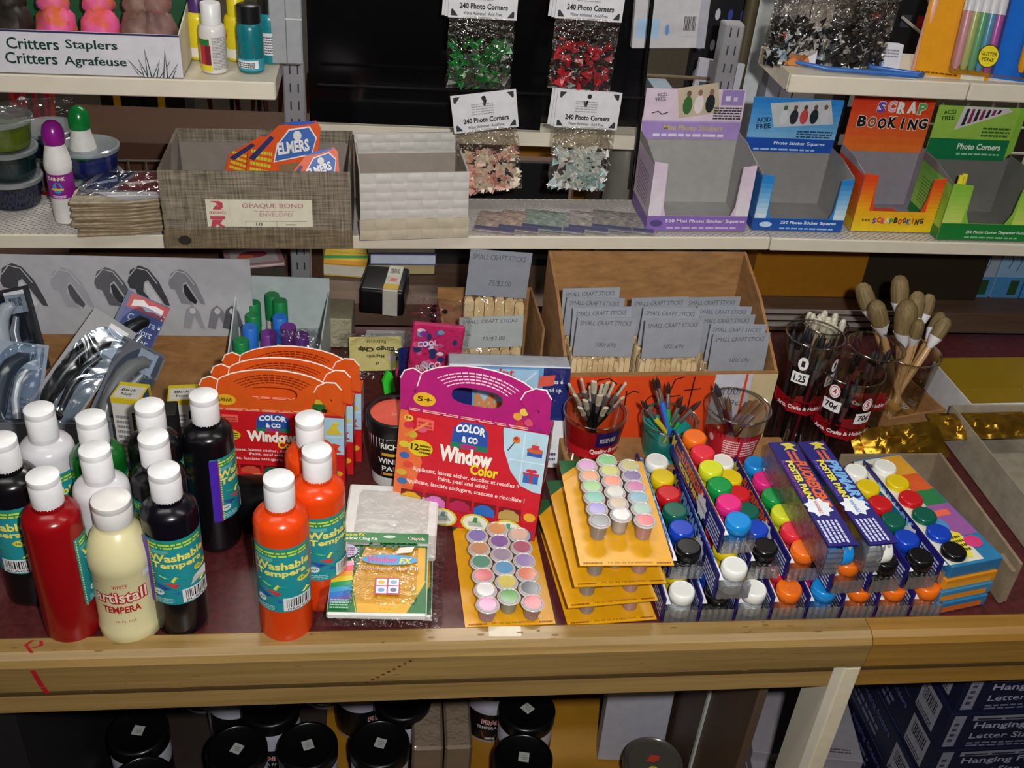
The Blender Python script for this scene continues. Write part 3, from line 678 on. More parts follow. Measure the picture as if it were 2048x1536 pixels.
PITCH = .0312; SL = {}
def poster_set(loc, rot, cols, lab, style):
    t = thing('poster_paint_set', lab, 'paint set', loc, rot, 'poster paint sets')
    for i, c in enumerate(cols):
        a, b = bottle_parts(c)
        o = bpy.data.objects.new('paint_bottle', a); col.objects.link(o); o.parent = t; o.location = (.003, i*PITCH, .0010)
        p = bpy.data.objects.new('cap', b); col.objects.link(p); p.parent = o
    if style not in SL:
        L0, L1 = -.0165, 5*PITCH+.0165; W = .0198
        m = MB(); TR = clear('eef0f4', .10, .08, .25, 200)
        m.box(-.0175, L0, 0, W, L1, .0006, TR)
        z1 = .0195; n = 5
        fr = [(-.0175+(W+.0175)*k/(2*n), L0-(.0012 if k % 2 else 0)) for k in range(2*n+1)]
        vs = [(x, y, z) for z in (.0006, z1) for x, y in fr]; k = len(fr); m.add(vs, [(i, i+1, k+i+1, k+i) for i in range(k-1)], clear('e4e6ea', .16, .12, .2, 200, .14))
        m.add([(W, L0, 0), (W, L1, 0), (W, L1, z1), (W, L0, z1)], [(0, 1, 2, 3)], TR)
        # shrink film over the shoulders
        m.add([(-.0175, L0, z1), (W, L0, z1), (W, L0+.005, z1+.0018), (-.0175, L0+.005, z1+.0018)], [(0, 1, 2, 3)], TR)
        s = MB(); nav = P('201c66', .3, 0, .04); s.box(-.0198, L0+.002, .0004, -.0180, L1-.002, .0345, nav)
        s.box(-.0180, L0+.002, .0262, -.0124, L1-.002, .0270, P('e8e4ea', .35))
        A = Art(s, (-.0180, L1-.002, .0271), (0, -(L1-L0-.004), 0), (.0054, 0, 0)); f = style != 'primary'
        A.r(0, 0, .84, 1, 'dcb048' if f else '8ec0e0'); A.t('POSTER PAINTS' if not f else 'FLUORESCENT', .02, .08, .80, .84, 'b81c24' if f else '1c50a8', b=.06)
        S = side(s, L1-L0-.004, .0341, -.0198, L0+.002, .0004, False); S.r(0, 0, 1, 1, '241e74')
        S.p([(.01, .72), (.04, .95), (.055, .75), (.10, .90), (.075, .62), (.09, .40), (.05, .55), (.02, .38)], 'd8c840'); S.g(.10, .45, .12, .4, 2, 'e06a28', 3)
        S.t('FLUORESCENT' if f else 'PRIMARY', .20, .52, .46, .42, 'e8642a' if f else '7ab4e8', b=.05, sh=.25); S.t('POSTER PAINTS', .20, .20, .44, .26, 'f0e23c', b=.05); S.t('FLUORESCENT COLORS' if f else 'PRIMARY COLORS', .20, .06, .36, .10, 'c04aa8' if f else '7a5ad0', b=.01)
        S.p([(.66+.07*(1+.32*(1 if k % 2 else -.1))*math.cos(k*.3927), .42+.38*(1+.3*(1 if k % 2 else -.1))*math.sin(k*.3927)) for k in range(16)], 'e8eef4'); S.t('WASHABLE', .60, .34, .12, .14, 'c03a50' if f else '3a70c0', b=.02)
        S.g(.78, .08, .2, .75, 5, 'd0d4ee', 9); S.h += .0001
        E = Art(s, (-.0180, L1-.0017, .004), (-.0018, 0, 0), (0, 0, .026))
        a = m.build('tray', t); b2 = s.build('sleeve', t); SL[style] = (a.data, b2.data)
    else:
        for nme, d in zip(('tray', 'sleeve'), SL[style]):
            o = bpy.data.objects.new(nme, d); col.objects.link(o); o.parent = t
    return t
PR = 'kbgryw'; FL = 'omlnps'
low = [((0.3376, 0.8112, 0.7850), PR[::-1]), ((0.3776, 0.7986, 0.7850), PR), ((0.4275, 0.8079, 0.7850), PR[::-1]), ((0.4796, 0.8034, 0.7850), FL), ((0.5191, 0.7945, 0.7850), FL[::-1]), ((0.5583, 0.7895, 0.7850), FL), ((0.5999, 0.7899, 0.7850), FL), ((0.6393, 0.7911, 0.7850), FL)]
hi = [((0.3456, 0.8459, 0.8220), PR), ((0.3886, 0.8145, 0.8220), PR[::-1]), ((0.4332, 0.8441, 0.8220), PR), ((0.4776, 0.8399, 0.8220), FL), ((0.5230, 0.8193, 0.8220), FL), ((0.5681, 0.8199, 0.8220), PR), ((0.6116, 0.8238, 0.8220), PR), ((0.6557, 0.8327, 0.8220), PR)]
nth = ('leftmost', 'second from the left', 'third from the left', 'fourth from the left', 'fifth from the left', 'sixth from the left', 'seventh from the left', 'rightmost')
nm = {'k': 'black', 'w': 'white', 'o': 'orange', 's': 'sky blue'}
X0, X1 = low[0][0][0], low[7][0][0]
for i, (q, c) in enumerate(low):
    poster_set((X0+.0415*i, YI+.0195, ZT+.0006), (0, 0, R(.0)), c, 'poster paint set in the bottom layer, %s, %s bottle in front' % (nth[i], nm[c[0]]), 'fluo' if c[0] in 'os' else 'primary')
X0, X1 = hi[0][0][0], hi[7][0][0]
for i, (q, c) in enumerate(hi):
    y = max(YI+.004, q[1]); x = X0+(X1-X0)*i/7
    poster_set((x, y, ZT+.0006+.0372), (0, 0, R(.3+.9*i)), c, 'poster paint set in the second layer, %s, %s bottle in front' % (nth[i], nm[c[0]]), 'fluo' if c[0] in 'os' else 'primary')
q = (0.3944, 0.8463, 0.8590); e = (0.3848, 0.9988, 0.8590)
poster_set((q[0]+.002, q[1], ZT+.0006+.0744), (0, 0, math.atan2(q[0]-e[0], e[1]-q[1])), 'spnlmo', 'bright poster paint set on top of the others, sky blue bottle in front', 'fluo')
for (f0, f1, b0, b1), c, st, lab in ((((0.4854, 0.7919, 0.8600), (0.5157, 0.7944, 0.8600), (0.4727, 0.9800, 0.8600), (0.5116, 0.9859, 0.8600)), 'somlnp', 'fluo', 'left one of two poster paint sets lying on their sides, sky blue cap'),
                        (((0.5326, 0.7940, 0.8600), (0.5623, 0.7965, 0.8600), (0.5142, 0.9859, 0.8600), (0.5437, 0.9859, 0.8600)), 'wyrgbk', 'primary', 'poster paint set lying on its side with a white cap facing right')):
    fx, fy = (f0[0]+f1[0])/2, (f0[1]+f1[1])/2; bx, by = (b0[0]+b1[0])/2, (b0[1]+b1[1])/2; k = math.hypot(bx-fx, by-fy); ux, uy = (bx-fx)/k, (by-fy)/k
    rz = math.atan2(-ux, uy)
    poster_set((fx+ux*.018-.0175*uy, fy+uy*.018+.0175*ux, ZT+.0006+.0744+.0201), (0, R(90), rz), c, lab, st)

# game books and the long cardboard tray at the right
bx = (0.6823, 0.7869, 0.8150)
for k, (h, c, c2) in enumerate(((.016, '2a78a8', 'd86a20'), (.016, '3a84b0', 'e08a20'), (.015, 'd88a1c', 'e0a030'), (.017, '1f6fa0', '2a78a8'))):
    t = thing('game_book', ('blue activity book at the bottom of the pile by the tray wall', 'blue activity book second from the bottom by the tray wall', 'orange edged activity book under the topmost one', 'activity book with colour squares, topmost of its pile')[k], 'book', (bx[0]-.006+.002*k, YI+.012+.003*k, ZT+.0008+.0004*k+(0, .016, .032, .047)[k]), (0, 0, R(12)), 'activity books')
    m = MB().box(-.036, 0, 0, .036, .19, h, P(c, .4), .0008)
    if k == 3:
        A = top(m, .072, .2, h); A.r(0, .0, 1, 1, '2a78a8'); A.p([(.0, .02), (.66, .02), (.72, .99), (0, .99)], 'dcd8c4'); A.r(.55, .80, .43, .19, 'e0a030'); A.r(.55, .64, .43, .16, 'd85c28'); A.r(.55, .50, .43, .14, '2a7a48'); A.r(.52, .22, .46, .28, '9a5aa0'); A.r(.55, .40, .3, .05, 'f06a50'); A.e(.4, .33, .2, .07, '4a90c8')
        A.l([(.2, .95), (.4, .85), (.25, .7), (.5, .6), (.3, .5)], .02, '50504a', 3); A.p([(.16, .1), (.34, .32), (.66, .24), (.5, .04)], 'e8d838'); A.g(.24, .10, .36, .14, 4, '5a4a14', 4); A.e(.75, .16, .16, .05, 'd83a78')
    else: face(m, .072, h).r(.0, .1, .9, .5, c2)
    m.build('cover', t)
a = (0.7378, 0.8184, 0.8120); b = (0.7365, 1.0287, 0.8120); k = math.hypot(b[0]-a[0], b[1]-a[1]); rz = math.atan2(a[0]-b[0], b[1]-a[1])
t = thing('cardboard_tray', 'long brown cardboard tray walling in the right of the poster paints', 'tray', (a[0], max(a[1], YI+.008), ZT+.0008), (0, 0, rz))
K = grain('tray_board', '7d6c55', '94826a', (30, 30, 30), .85, .03)
MB().box(-.002, 0, .0012, .002, k, .062, K, .0006).build('long_side', t)
MB().box(-.008, .0, .0, -.0022, .03, .05, K).build('front_tab', t)
MB().box(-.135, k+.0005, .001, .002, k+.004, .058, K, .0006).build('back_side', t)
t = thing('grey_tray', 'empty grey card tray at the right edge beside the brown tray', 'tray', (.945, .85, ZT+.0006), (0, 0, rz))
G = KRAFT()
MB().box(-.13, .0, 0, .13, .30, .002, G).build('floor_panel', t)
for x0, y0, x1, y1 in ((-.13, 0, -.128, .3), (.128, 0, .13, .3), (-.128, .298, .128, .3), (-.128, 0, .128, .002)): MB().box(x0, y0, .002, x1, y1, .055, G).build('side_panel', t)
# gold foil packs lying behind the tray
GOLD = P('b88a2c', .22, .9, .3, 30, .8)
for k, (q, w, d, tl) in enumerate((((0.7075, 1.0422, 0.7850), .135, .060, 34), ((0.7159, 1.0445, 0.8000), .125, .055, 30), ((0.8475, 1.0854, 0.7900), .15, .05, 12))):
    m = MB(); m.T = Matrix.Rotation(R(-90), 4, 'X'); m.pillow(w, d, .010, GOLD, 30, 10, .007, k*3)
    o = solo(m, 'foil_pack', ('gold foil pack lying foremost along the rear of the brown tray', 'gold foil pack propped behind the foremost one', 'gold foil pack by the white open box at the right edge')[k], 'foil pack', (q[0], q[1]+.006, ZT+.022+.008*k), (R(tl), 0, R((8, 10, 2)[k])), 'gold foil packs')

# ---------------------------------------------------------------- craft stick carton and what stands under the middle shelf
STICK = grain('stick_wood', 'c8a878', 'e0c89c', (60, 60, 8), .7, .04)
PENCIL = '50545c'
def stick_card(m, w, h, z0, tone, lines, y=0):
    m.box(-w/2, y-.0006, z0, w/2, y+.0006, z0+h, P(tone, .5))
    A = face(m, w, h, y-.0006, None, z0)
    A.t('SMALL CRAFT STICKS', .05, .80, .86, .11, PENCIL, b=-.005, sh=.15)
    A.t(lines, .36, .22, .36, .14, PENCIL, b=-.005, sh=.15)
    return m
def stick_bag(loc, rot, w, sh, h, t, lab, txt, tone='999da6', tilt=0, grp='bags of craft sticks', wide=False):
    g = thing('craft_stick_bag', lab, 'craft sticks', loc, rot, grp)
    rr = random.Random(int(loc[0]*9999)); m = MB(); n = 6 if wide else 11; k = 2 if wide else 5
    for j in range(k):
        for i in range(n):
            x = -w/2+w*(i+.5)/n; hh = sh*rr.uniform(.93, 1); ww = w/n*.46; y = t*(j+.5)/k-t/2
            m.prism([(x-ww, 0), (x+ww, 0), (x+ww, hh-ww), (x+ww*.7, hh-ww*.25), (x, hh), (x-ww*.7, hh-ww*.25), (x-ww, hh-ww)], y-.0009, y+.0009, STICK, 'xz')
    m.build('craft_sticks', g, kind='stuff')
    m = MB(); stick_card(m, w, h, 0, tone, txt); o = m.build('header_card', g); o.location = (0, -t/2, sh+.001); o.rotation_euler = (0, R(tilt), 0)
    MB().pillow(w*1.06, sh*1.02+h*.1, t*1.12, FILM(), 10, 12, .003, loc[0]*50).build('film_bag', g)
    return g
q = ((0.3844, 1.1059, 0.7500), (-0.0000, 0, 0.0344), 0.2849, 0.1328)
CX, CY, CR, CW, CH = q[0][0], q[0][1], q[1][2], q[2], q[3]
t = thing('craft_stick_carton', 'open brown carton with an orange handwritten front full of craft stick bags', 'carton', (CX, CY, ZT+.0006), (0, 0, CR)); D = .185; hb = .215
K = CARD()
m = MB().box(-CW/2, 0, 0, CW/2, .004, CH, K)
A = face(m, CW, CH); A.r(.02, .0, .70, .97, 'dd4a1c'); A.r(.70, .38, .18, .60, 'c4c4d0'); A.r(.70, 0, .18, .38, 'd8401c'); A.r(.845, .4, .012, .58, 'dd4a1c'); A.r(.88, 0, .12, .98, 'c8b48c')
for pts in ([(.24, .88), (.20, .95), (.15, .93), (.13, .84), (.16, .78), (.22, .80)], [(.29, .80), (.29, .60)], [(.29, .75), (.32, .80), (.35, .78)], [(.44, .62), (.40, .62), (.385, .68), (.41, .74), (.44, .72), (.435, .60), (.46, .59)], [(.55, .96), (.51, .93), (.495, .8), (.50, .50)], [(.47, .72), (.55, .74)], [(.60, .96), (.595, .58)], [(.56, .80), (.64, .82)],
            [(.45, .40), (.40, .44), (.385, .37), (.43, .32), (.445, .24), (.40, .19), (.37, .23)], [(.51, .44), (.505, .2)], [(.47, .36), (.54, .37)], [(.59, .34), (.585, .2)], [(.655, .32), (.63, .34), (.615, .27), (.65, .22)]): A.l(pts, .006, '1c1414', CW/CH)
A.t('100/', .75, .74, .09, .09, '5a6078', b=-.004); A.t('.69¢', .75, .60, .09, .08, '5a6078', b=-.004)
m.build('front_panel', t, label='orange and white hand-lettered front panel')
MB().box(-CW/2, D-.004, 0, CW/2, D, hb, K).build('back_panel', t)
for s in (-1, 1):
    m = MB().prism([(.0042, 0), (D-.0042, 0), (D-.0042, hb), (.10, CH+.055), (.0042, CH)], s*CW/2-(.004 if s > 0 else 0), s*CW/2+(.004 if s < 0 else 0), K, 'yz'); m.build('side_panel', t)
MB().box(-CW/2+.0045, .0045, 0, CW/2-.0045, D-.0045, .003, K).build('bottom', t)
def in_carton(x, y, z=.0042): c, s = math.cos(CR), math.sin(CR); return (CX+x*c-y*s, CY+x*s+y*c, ZT+z)
cols3 = ((-.091, (.030, .056, .082, .108), ('left', ), .136, -1.5), (.001, (.030, .060, .088), ('middle', ), .133, 1.5), (.094, (.028, .052, .076, .100, .126), ('right', ), .113, 1))
onth = ('foremost', 'second', 'third', 'fourth', 'rearmost')
for x, ys, (nme, ), sh, tl in cols3:
    for i, y in enumerate(ys):
        stick_bag(in_carton(x+.004*(i % 2)-.002*i, y), (R(-4), 0, CR), .078, sh, .056, .020, '%s bag of small craft sticks in the %s row of the carton' % (onth[i] if y != ys[-1] else 'rearmost', nme), '100/.69¢', '9a9ea8' if i % 2 else '94979f', tl*(1 if i % 2 else -1))
# low box with wide sticks left of the carton
q = (0.1590, 1.1900, 0.8313)
t = thing('cardboard_box', 'small brown open box holding two bags of wide craft sticks', 'box', (q[0]+.002, 1.205, ZT+.0006), (0, 0, R(2)))
for x0, y0, x1, y1, h in ((-.068, 0, .068, .003, .05), (-.068, .117, .068, .12, .135), (-.068, .0032, -.065, .1168, .12), (.065, .0032, .068, .1168, .135)): MB().box(x0, y0, 0, x1, y1, h, CARD()).build('side_panel', t)
MB().box(-.0648, .0032, 0, .0648, .1168, .003, CARD()).build('bottom', t)
stick_bag((q[0], 1.235, ZT+.0045), (R(-3), 0, R(2)), .088, .088, .048, .022, 'front bag of wide craft sticks priced by the seventy five, light grey card', '75/$3.00', 'aab0b0', -2, wide=True)
stick_bag((q[0]+.008, 1.278, ZT+.0045), (R(-5), 0, R(2)), .086, .140, .068, .022, 'rear bag of wide craft sticks with a tilted grey card above the box', '75/$3.00', '888c96', 4, wide=True)

# blue and white kit box behind the party carton
q = ((0.1675, 1.0616, 0.7520), (-0.1571, 0, -0.0358), 0.1527, 0.1457)
t = thing('kit_box', 'white and blue craft kit box standing behind the party carton', 'box', (q[0][0], q[0][1]+.012, ZT+.006), q[1]); w, h = q[2], q[3]
m = MB().box(-w/2, 0, 0, w/2, .032, h, P('e4e6ea', .3), .001); A = face(m, w, h)
A.r(0, .48, 1, .52, '1c2f78'); A.r(.20, .52, .58, .46, '7ab8e0'); A.r(.24, .56, .5, .40, 'b4dcf0'); A.t('Sculpt', .24, .86, .30, .11, 'd85058', b=.02); A.t('Magic', .22, .42, .5, .30, 'e8a060', b=.06); A.l([(.72, .94), (.50, .7), (.6, .6), (.3, .5)], .014, 'f0f0f4', 1)
A.t('Ages 6', .81, .82, .14, .055, 'f0f0f4', b=.02); A.t('and up.', .81, .74, .14, .055, 'f0f0f4', b=.02); A.p([(.74, .80), (.75, .90), (.88, .92), (.87, .82)], 'ee6450'); A.r(.2, .2, .7, .2, 'a8d0e4'); A.g(.8, .08, .14, .1, 2, '40506a', 4)
A.r(0, .985, 1, .015, 'd8e0ea')
m.build('box_body', t)
MB().box(-w/2-.001, -.001, h*.5, w/2+.001, .033, h+.001, clear('f4f6fa', .05, .06, .4, 30)).build('shrink_film', t)

# ---------------------------------------------------------------- cups and brushes
GLASS = lambda: clear('f2f0ec', .05, .03)
def cup(nme, lab, cat, loc, h, r0, r1, wall=.0016, grp=None, dz=0):
    t = thing(nme, lab, cat, (loc[0], loc[1], ZT+.0005+dz), 0, grp)
    MB().lathe([(0, 0), (r0, 0), (r1, h-.001)], GLASS(), 40).build('cup_body', t)
    MB().lathe([(r1-.0012, h-.0015), (r1+.0004, h-.0012), (r1+.0008, h), (r1, h+.0009), (r1-.0010, h+.0006), (r1-.0012, h-.0015)], clear('e8e6e2', .35, .08), 40).build('rim', t)
    return t
BR = {}
def brush(base, tip, hand, fer, bris, lab, grp, L=.17, rh=.0026, rb=.003, bl=.022, fl=.02, shape='round', kind='paint_brush', cat='brush'):
    base, tip = Vector(base), Vector(tip); d = (tip-base).normalized(); L = (tip-base).length if L is None else L
    o = tip-d*L
    k = (hand, fer, bris, round(L, 3), rh, rb, bl, fl, shape)
    if k not in BR:
        t = thing(kind, lab, cat, o, aim(d), grp)
        MB().tube([(0, 0, 0), (0, 0, .003), (0, 0, (L-bl-fl)*.55), (0, 0, (L-bl-fl)*.9), (0, 0, L-bl-fl)], [rh*.4, rh*.6, rh, rh*1.15, rh*.9], P(hand, .3), 8).build('handle', t)
        MB().tube([(0, 0, L-bl-fl), (0, 0, L-bl-fl+.001), (0, 0, L-bl)], [rh*.9, rh, rb], P(fer, .22, .9 if fer in ('c8c8cc', 'b8924a') else 0), 10).build('ferrule', t)
        sy = .45 if shape == 'flat' else 1; m = MB()
        e = {'round': [(rb*.95, L-bl), (rb*1.1, L-bl*.7), (rb*.75, L-bl*.3), (0, L)], 'flat': [(rb*1.0, L-bl), (rb*1.25, L-bl*.5), (rb*1.15, L-.001), (0, L)], 'dome': [(rb*.95, L-bl), (rb*1.02, L-bl*.55), (rb*.9, L-bl*.22), (rb*.5, L-bl*.04), (0, L)]}[shape]
        m.lathe(e, grain('bristle_'+bris, bris, bris[:0]+'%02x%02x%02x' % tuple(int(int(bris[i:i+2], 16)*.72) for i in (0, 2, 4)), (500, 500, 20), .6, .3), 14, sy=sy); m.build('bristles', t)
        BR[k] = t; return t
    return dup(BR[k], o, aim(d), lab)
SUP = .0505
m = MB().box(-.15, 0, 0, .15, .066, SUP-.0006, CARD(), .001); solo(m, 'low_carton', 'low closed brown carton that the three brush cups stand on', 'box', (.388, 1.014, ZT+.0004))
q = (0.2738, 1.0470, 0.8642)
CUP1 = (q[0]-.001, 1.047); HC = q[2]-ZT-SUP; t = cup('brush_cup', 'glass cup with a red and purple label holding pale bristle brushes', 'cup', CUP1, HC, .031, .040, dz=SUP)
l = MB(); A = wrap(l, .0334, .014, .046, -88, 70, .0378); A.r(0, 0, 1, .92, 'c01c24'); A.r(.52, .42, .34, .50, '33227c'); A.t('REEVES', .57, .56, .22, .16, 'e8e4ee', b=.04); A.t('Quality Brushes', .46, .15, .5, .20, 'f0dcd4', b=.03); A.p([(.40, -.06), (.42, .06), (.9, .04), (.9, -.08)], 'd8c828'); l.build('printed_label', t)
tips = [((0.2325, 1.0370, 0.9109), 0), ((0.2377, 1.0200, 0.9065), 1), ((0.2489, 1.0450, 0.9130), 0), ((0.2495, 1.0150, 0.9027), 1), ((0.2619, 1.0500, 0.8995), 0), ((0.2609, 1.0300, 0.9201), 0), ((0.2681, 1.0200, 0.9067), 1), ((0.2797, 1.0550, 0.8993), 0), ((0.2801, 1.0370, 0.9141), 0), ((0.2899, 1.0450, 0.9074), 0), ((0.3025, 1.0370, 0.9129), 0), ((0.2968, 1.0200, 0.9032), 1), ((0.2439, 1.0120, 0.8939), 1), ((0.2756, 1.0120, 0.8940), 1)]
for i, (tp, s) in enumerate(tips):
    bx = CUP1[0]+(CUP1[0]-tp[0])*.45; by = CUP1[1]+(CUP1[1]-tp[1])*.5
    brush((bx, by, ZT+SUP+.004), tp, '141416', 'c8c8cc', 'c8bfa4' if s else 'd8d0b8', 'pale flat bristle brush with dark handle standing in the red labelled cup', 'brushes in the red labelled cup', None, .0022, .0034, .020, .018, 'flat')
q = (0.3697, 1.0470, 0.8522)
C2P = (q[0], 1.047); q = (0, q[2]-ZT-SUP); t = cup('brush_cup', 'clear cup with teal lower half holding bright handled brushes', 'cup', C2P, q[1], .027, .037, dz=SUP)
l = MB(); A = wrap(l, .0276, .002, .036, -175, 175, .0318); A.r(0, 0, 1, .95, '1f9a94'); A.p([(.2, .9), (.4, .9), (.44, 1.25), (.3, 1.5), (.18, 1.3)], '2aa8a0'); l.build('teal_wrap', t)
cc = (('6a2a9a', 1306, 755, 'purple handled brush with dark tip in the teal cup'), ('3a7ae0', 1313, 752, 'blue handled brush, tallest in the teal cup'), ('2aa84a', 1337, 762, 'green handled brush upright in the teal cup'), ('d8c42a', 1283, 800, 'yellow handled brush leaning left in the teal cup'), ('e0d040', 1366, 790, 'yellow handled brush leaning right with brown tip in the teal cup'), ('2a6ac8', 1370, 808, 'short blue handled brush leaning right in the teal cup'), ('2aa04a', 1402, 800, 'green handled brush leaning far right in the teal cup'))
tp2 = [(0.3390, 1.0500, 0.9126), (0.3398, 1.0400, 0.9213), (0.3577, 1.0450, 0.9109), (0.3220, 1.0300, 0.8928), (0.3814, 1.0500, 0.8868), (0.3820, 1.0350, 0.8836), (0.4052, 1.0450, 0.8828)]
for (c, _, _, lab), tp in zip(cc, tp2):
    brush((C2P[0]+(C2P[0]-tp[0])*.4, C2P[1]+(C2P[1]-tp[1])*.4, ZT+SUP+.004), tp, c, 'c8c8cc', '2a1c16', lab, 'brushes in the teal cup', None, .0030, .0026, .018, .024)
q = (0.4558, 1.0470, 0.8725)
C3P = (q[0], 1.047); q = (0, q[2]-ZT-SUP); t = cup('brush_cup', 'clear cup with a red label and few maroon brushes', 'cup', C3P, q[1], .030, .041, dz=SUP)
l = MB(); A = wrap(l, .0306, .002, .048, -80, 52, .0374); A.r(0, 0, 1, 1, 'b81c2a'); A.g(.32, .3, .25, .55, 7, 'e8c8c8', 4); A.g(.62, .3, .28, .55, 6, 'e8c8c8', 6); A.e(.10, .7, .05, .12, 'd8a8a0'); l.build('printed_label', t)
for tp, b, k, lab in (((0.4150, 1.0400, 0.9124), .012, '2a2a30', 'maroon brush with a dark pointed tip rising highest from the red labelled cup'), ((0.4415, 1.0550, 0.8838), .004, '6a4a2c', 'maroon brush with brown mop tip in the middle of the red labelled cup'), ((0.4690, 1.0450, 0.8816), -.02, '7a5230', 'maroon flat brush leaning right, leftmost of three in the cup'), ((0.4795, 1.0500, 0.8797), -.018, '7a5230', 'maroon flat brush leaning right, middle of three in the cup'), ((0.4926, 1.0550, 0.8717), -.014, '7a5230', 'maroon flat brush leaning right, rightmost of three in the cup')):
    brush((C3P[0]+b, C3P[1]-.005, ZT+SUP+.004), tp, '4a1420', 'c8c8cc', k, lab, 'brushes in the red label cup', None, .0030, .0034, .022, .022, 'flat' if b < 0 else 'round')
# tall tubes with black brushes
def tube_cup(q, r, lab, dots, seed, n, bz, dz2=.09):
    loc, h = q[0], q[1]
    t = cup('brush_tube', lab, 'cup', loc, h, r*.86, r, .0016, 'tall clear brush tubes')
    l = MB(); A = wrap(l, r*(.87+.14*bz/q[1]), bz, .022, -85, 85, r*(.87+.14*(bz+.022)/q[1])); A.p([(0, .35), (.25, .0), (.5, -.1), (.75, 0), (1, .35), (1, 1.2), (.75, .85), (.5, .75), (.25, .85), (0, 1.2)], 'c41828'); A.t('Arts, Crafts & Hobby Brushes', .08, .2, .84, .36, 'f0e0e0', b=.03); l.build('printed_band', t)
    if dots:
        for u, v, tx in dots:
            l = MB(); A = wrap(l, r*(.875+.14*dz2/q[1]), dz2, .05, -85, 85, r*(.875+.14*(dz2+.05)/q[1])); A.r(u-.10, v-.62, .2, .34, 'eeecec'); A.e(u, v, .06, .2, 'eeecec'); A.e(u, v, .05, .165, 'd85a70') if tx else None; A.e(u, v, .042, .14, 'eeecec') if tx else None; A.t(tx or '-', u-.02, v-.09, .04, .18, '2a2024' if not tx else 'c02c48', b=.02); A.t('70¢' if tx else '1.25', u-.07, v-.56, .14, .22, '1a1416', b=.03)
            l.build('price_sticker', t)
    rr = random.Random(seed)
    for k in range(n):
        a = rr.uniform(0, 6.28); d = rr.uniform(.15, .62)*r; b = (loc[0]+d*math.cos(a), loc[1]+d*math.sin(a), ZT+.006); a2 = a+rr.uniform(-.5, .5); d2 = rr.uniform(.45, .82)*r
        tp = (loc[0]+d2*math.cos(a2), loc[1]+d2*math.sin(a2), ZT+h*rr.choice((.86, .92, .97)))
        brush(b, tp, ('121214', '121214', '5a1a22', '3a3a3e')[k % 4], 'c8c8cc', '18151a', 'slim dark brush standing in '+lab.replace('tall clear', 'the tall clear').replace(' full of dark brushes', ''), 'brushes in '+lab, h*.93, .0028, .0040, .022, .026)
    return t
tube_cup(((0.5752, 1.1349, 0.7500), 0.1771), .0385, 'tall clear tube full of dark brushes beside the carton', ((.30, .9, ''), (.72, .85, '')), 3, 14, .072, .105)
tube_cup(((0.6275, 1.1103, 0.7500), 0.1387), .0430, 'tall clear tube in front with numbered price dots', ((.22, .95, '4'), (.60, .68, '5')), 5, 7, .052, .075)
tube_cup(((0.6804, 1.1611, 0.7500), 0.1439), .0390, 'tall clear tube at the rear right of three', (), 8, 6, .06)
q = ((0.6495, 1.2397, 0.7500), 0.1452)
SP = (q[0][0]-.004, q[0][1]+.015); t = cup('swab_cup', 'clear cup of white cotton swabs behind the brush tubes', 'cup', SP, .125, .026, .034)
rr = random.Random(2)
for k in range(16):
    a = k*2.4; d = .004+.0016*k; x, y = SP[0]+d*math.cos(a)*.9, SP[1]+d*math.sin(a)*.9
    brush((x-.1*d, y, ZT+.006), (x+.12*d*math.cos(a), y+.12*d*math.sin(a), ZT+.135+.004*math.sin(k*1.7)), 'e8dcc0', 'e8dcc0', 'ece4d0', 'white cotton swab standing in the clear cup', 'cotton swabs', .125, .0016, .0050, .018, .004, 'dome', 'cotton_swab', 'swab')
# stencil brushes
q = ((0.7529, 1.1734, 0.7500), 0.1266)
SB = (q[0][0], q[0][1]+.02); t = cup('brush_cup', 'clear cup of fat stencil brushes with domed tan bristles', 'cup', SB, q[1]-.01, .030, .043)
for k, (tp, rb) in enumerate((((0.6852, 1.2600, 0.9381), .0125), ((0.6803, 1.2000, 0.9423), .0125), ((0.7340, 1.2500, 0.9572), .0125), ((0.7337, 1.2100, 0.9393), .0155), ((0.7701, 1.2500, 0.9323), .012), ((0.7961, 1.2600, 0.9224), .010), ((0.8093, 1.2200, 0.9059), .010), ((0.7423, 1.1800, 0.9248), .009), ((0.8300, 1.2700, 0.8866), .010))):
    bx = SB[0]+(SB[0]-tp[0])*.25; by = SB[1]+(SB[1]-tp[1])*.3
    d = (Vector(tp)-Vector((bx, by, ZT+.01)))
    brush((bx, by, ZT+.01), tp, 'c8a070', 'e4e4e8', '8a7448', ('stencil brush with dark dome leaning left, leftmost of the bunch', 'stencil brush in front at the left of the bunch', 'stencil brush standing highest at the centre of the bunch', 'thickest stencil brush in the middle of the bunch', 'stencil brush half hidden behind the thickest one', 'stencil brush at the rear right of the bunch', 'stencil brush leaning far right with red collar', 'smallest stencil brush in the bunch', 'stencil brush at the right with pale collar label')[k], 'stencil brushes', min(.19, d.length), .0046, rb, rb*3.1, rb*1.7, 'dome', 'stencil_brush')
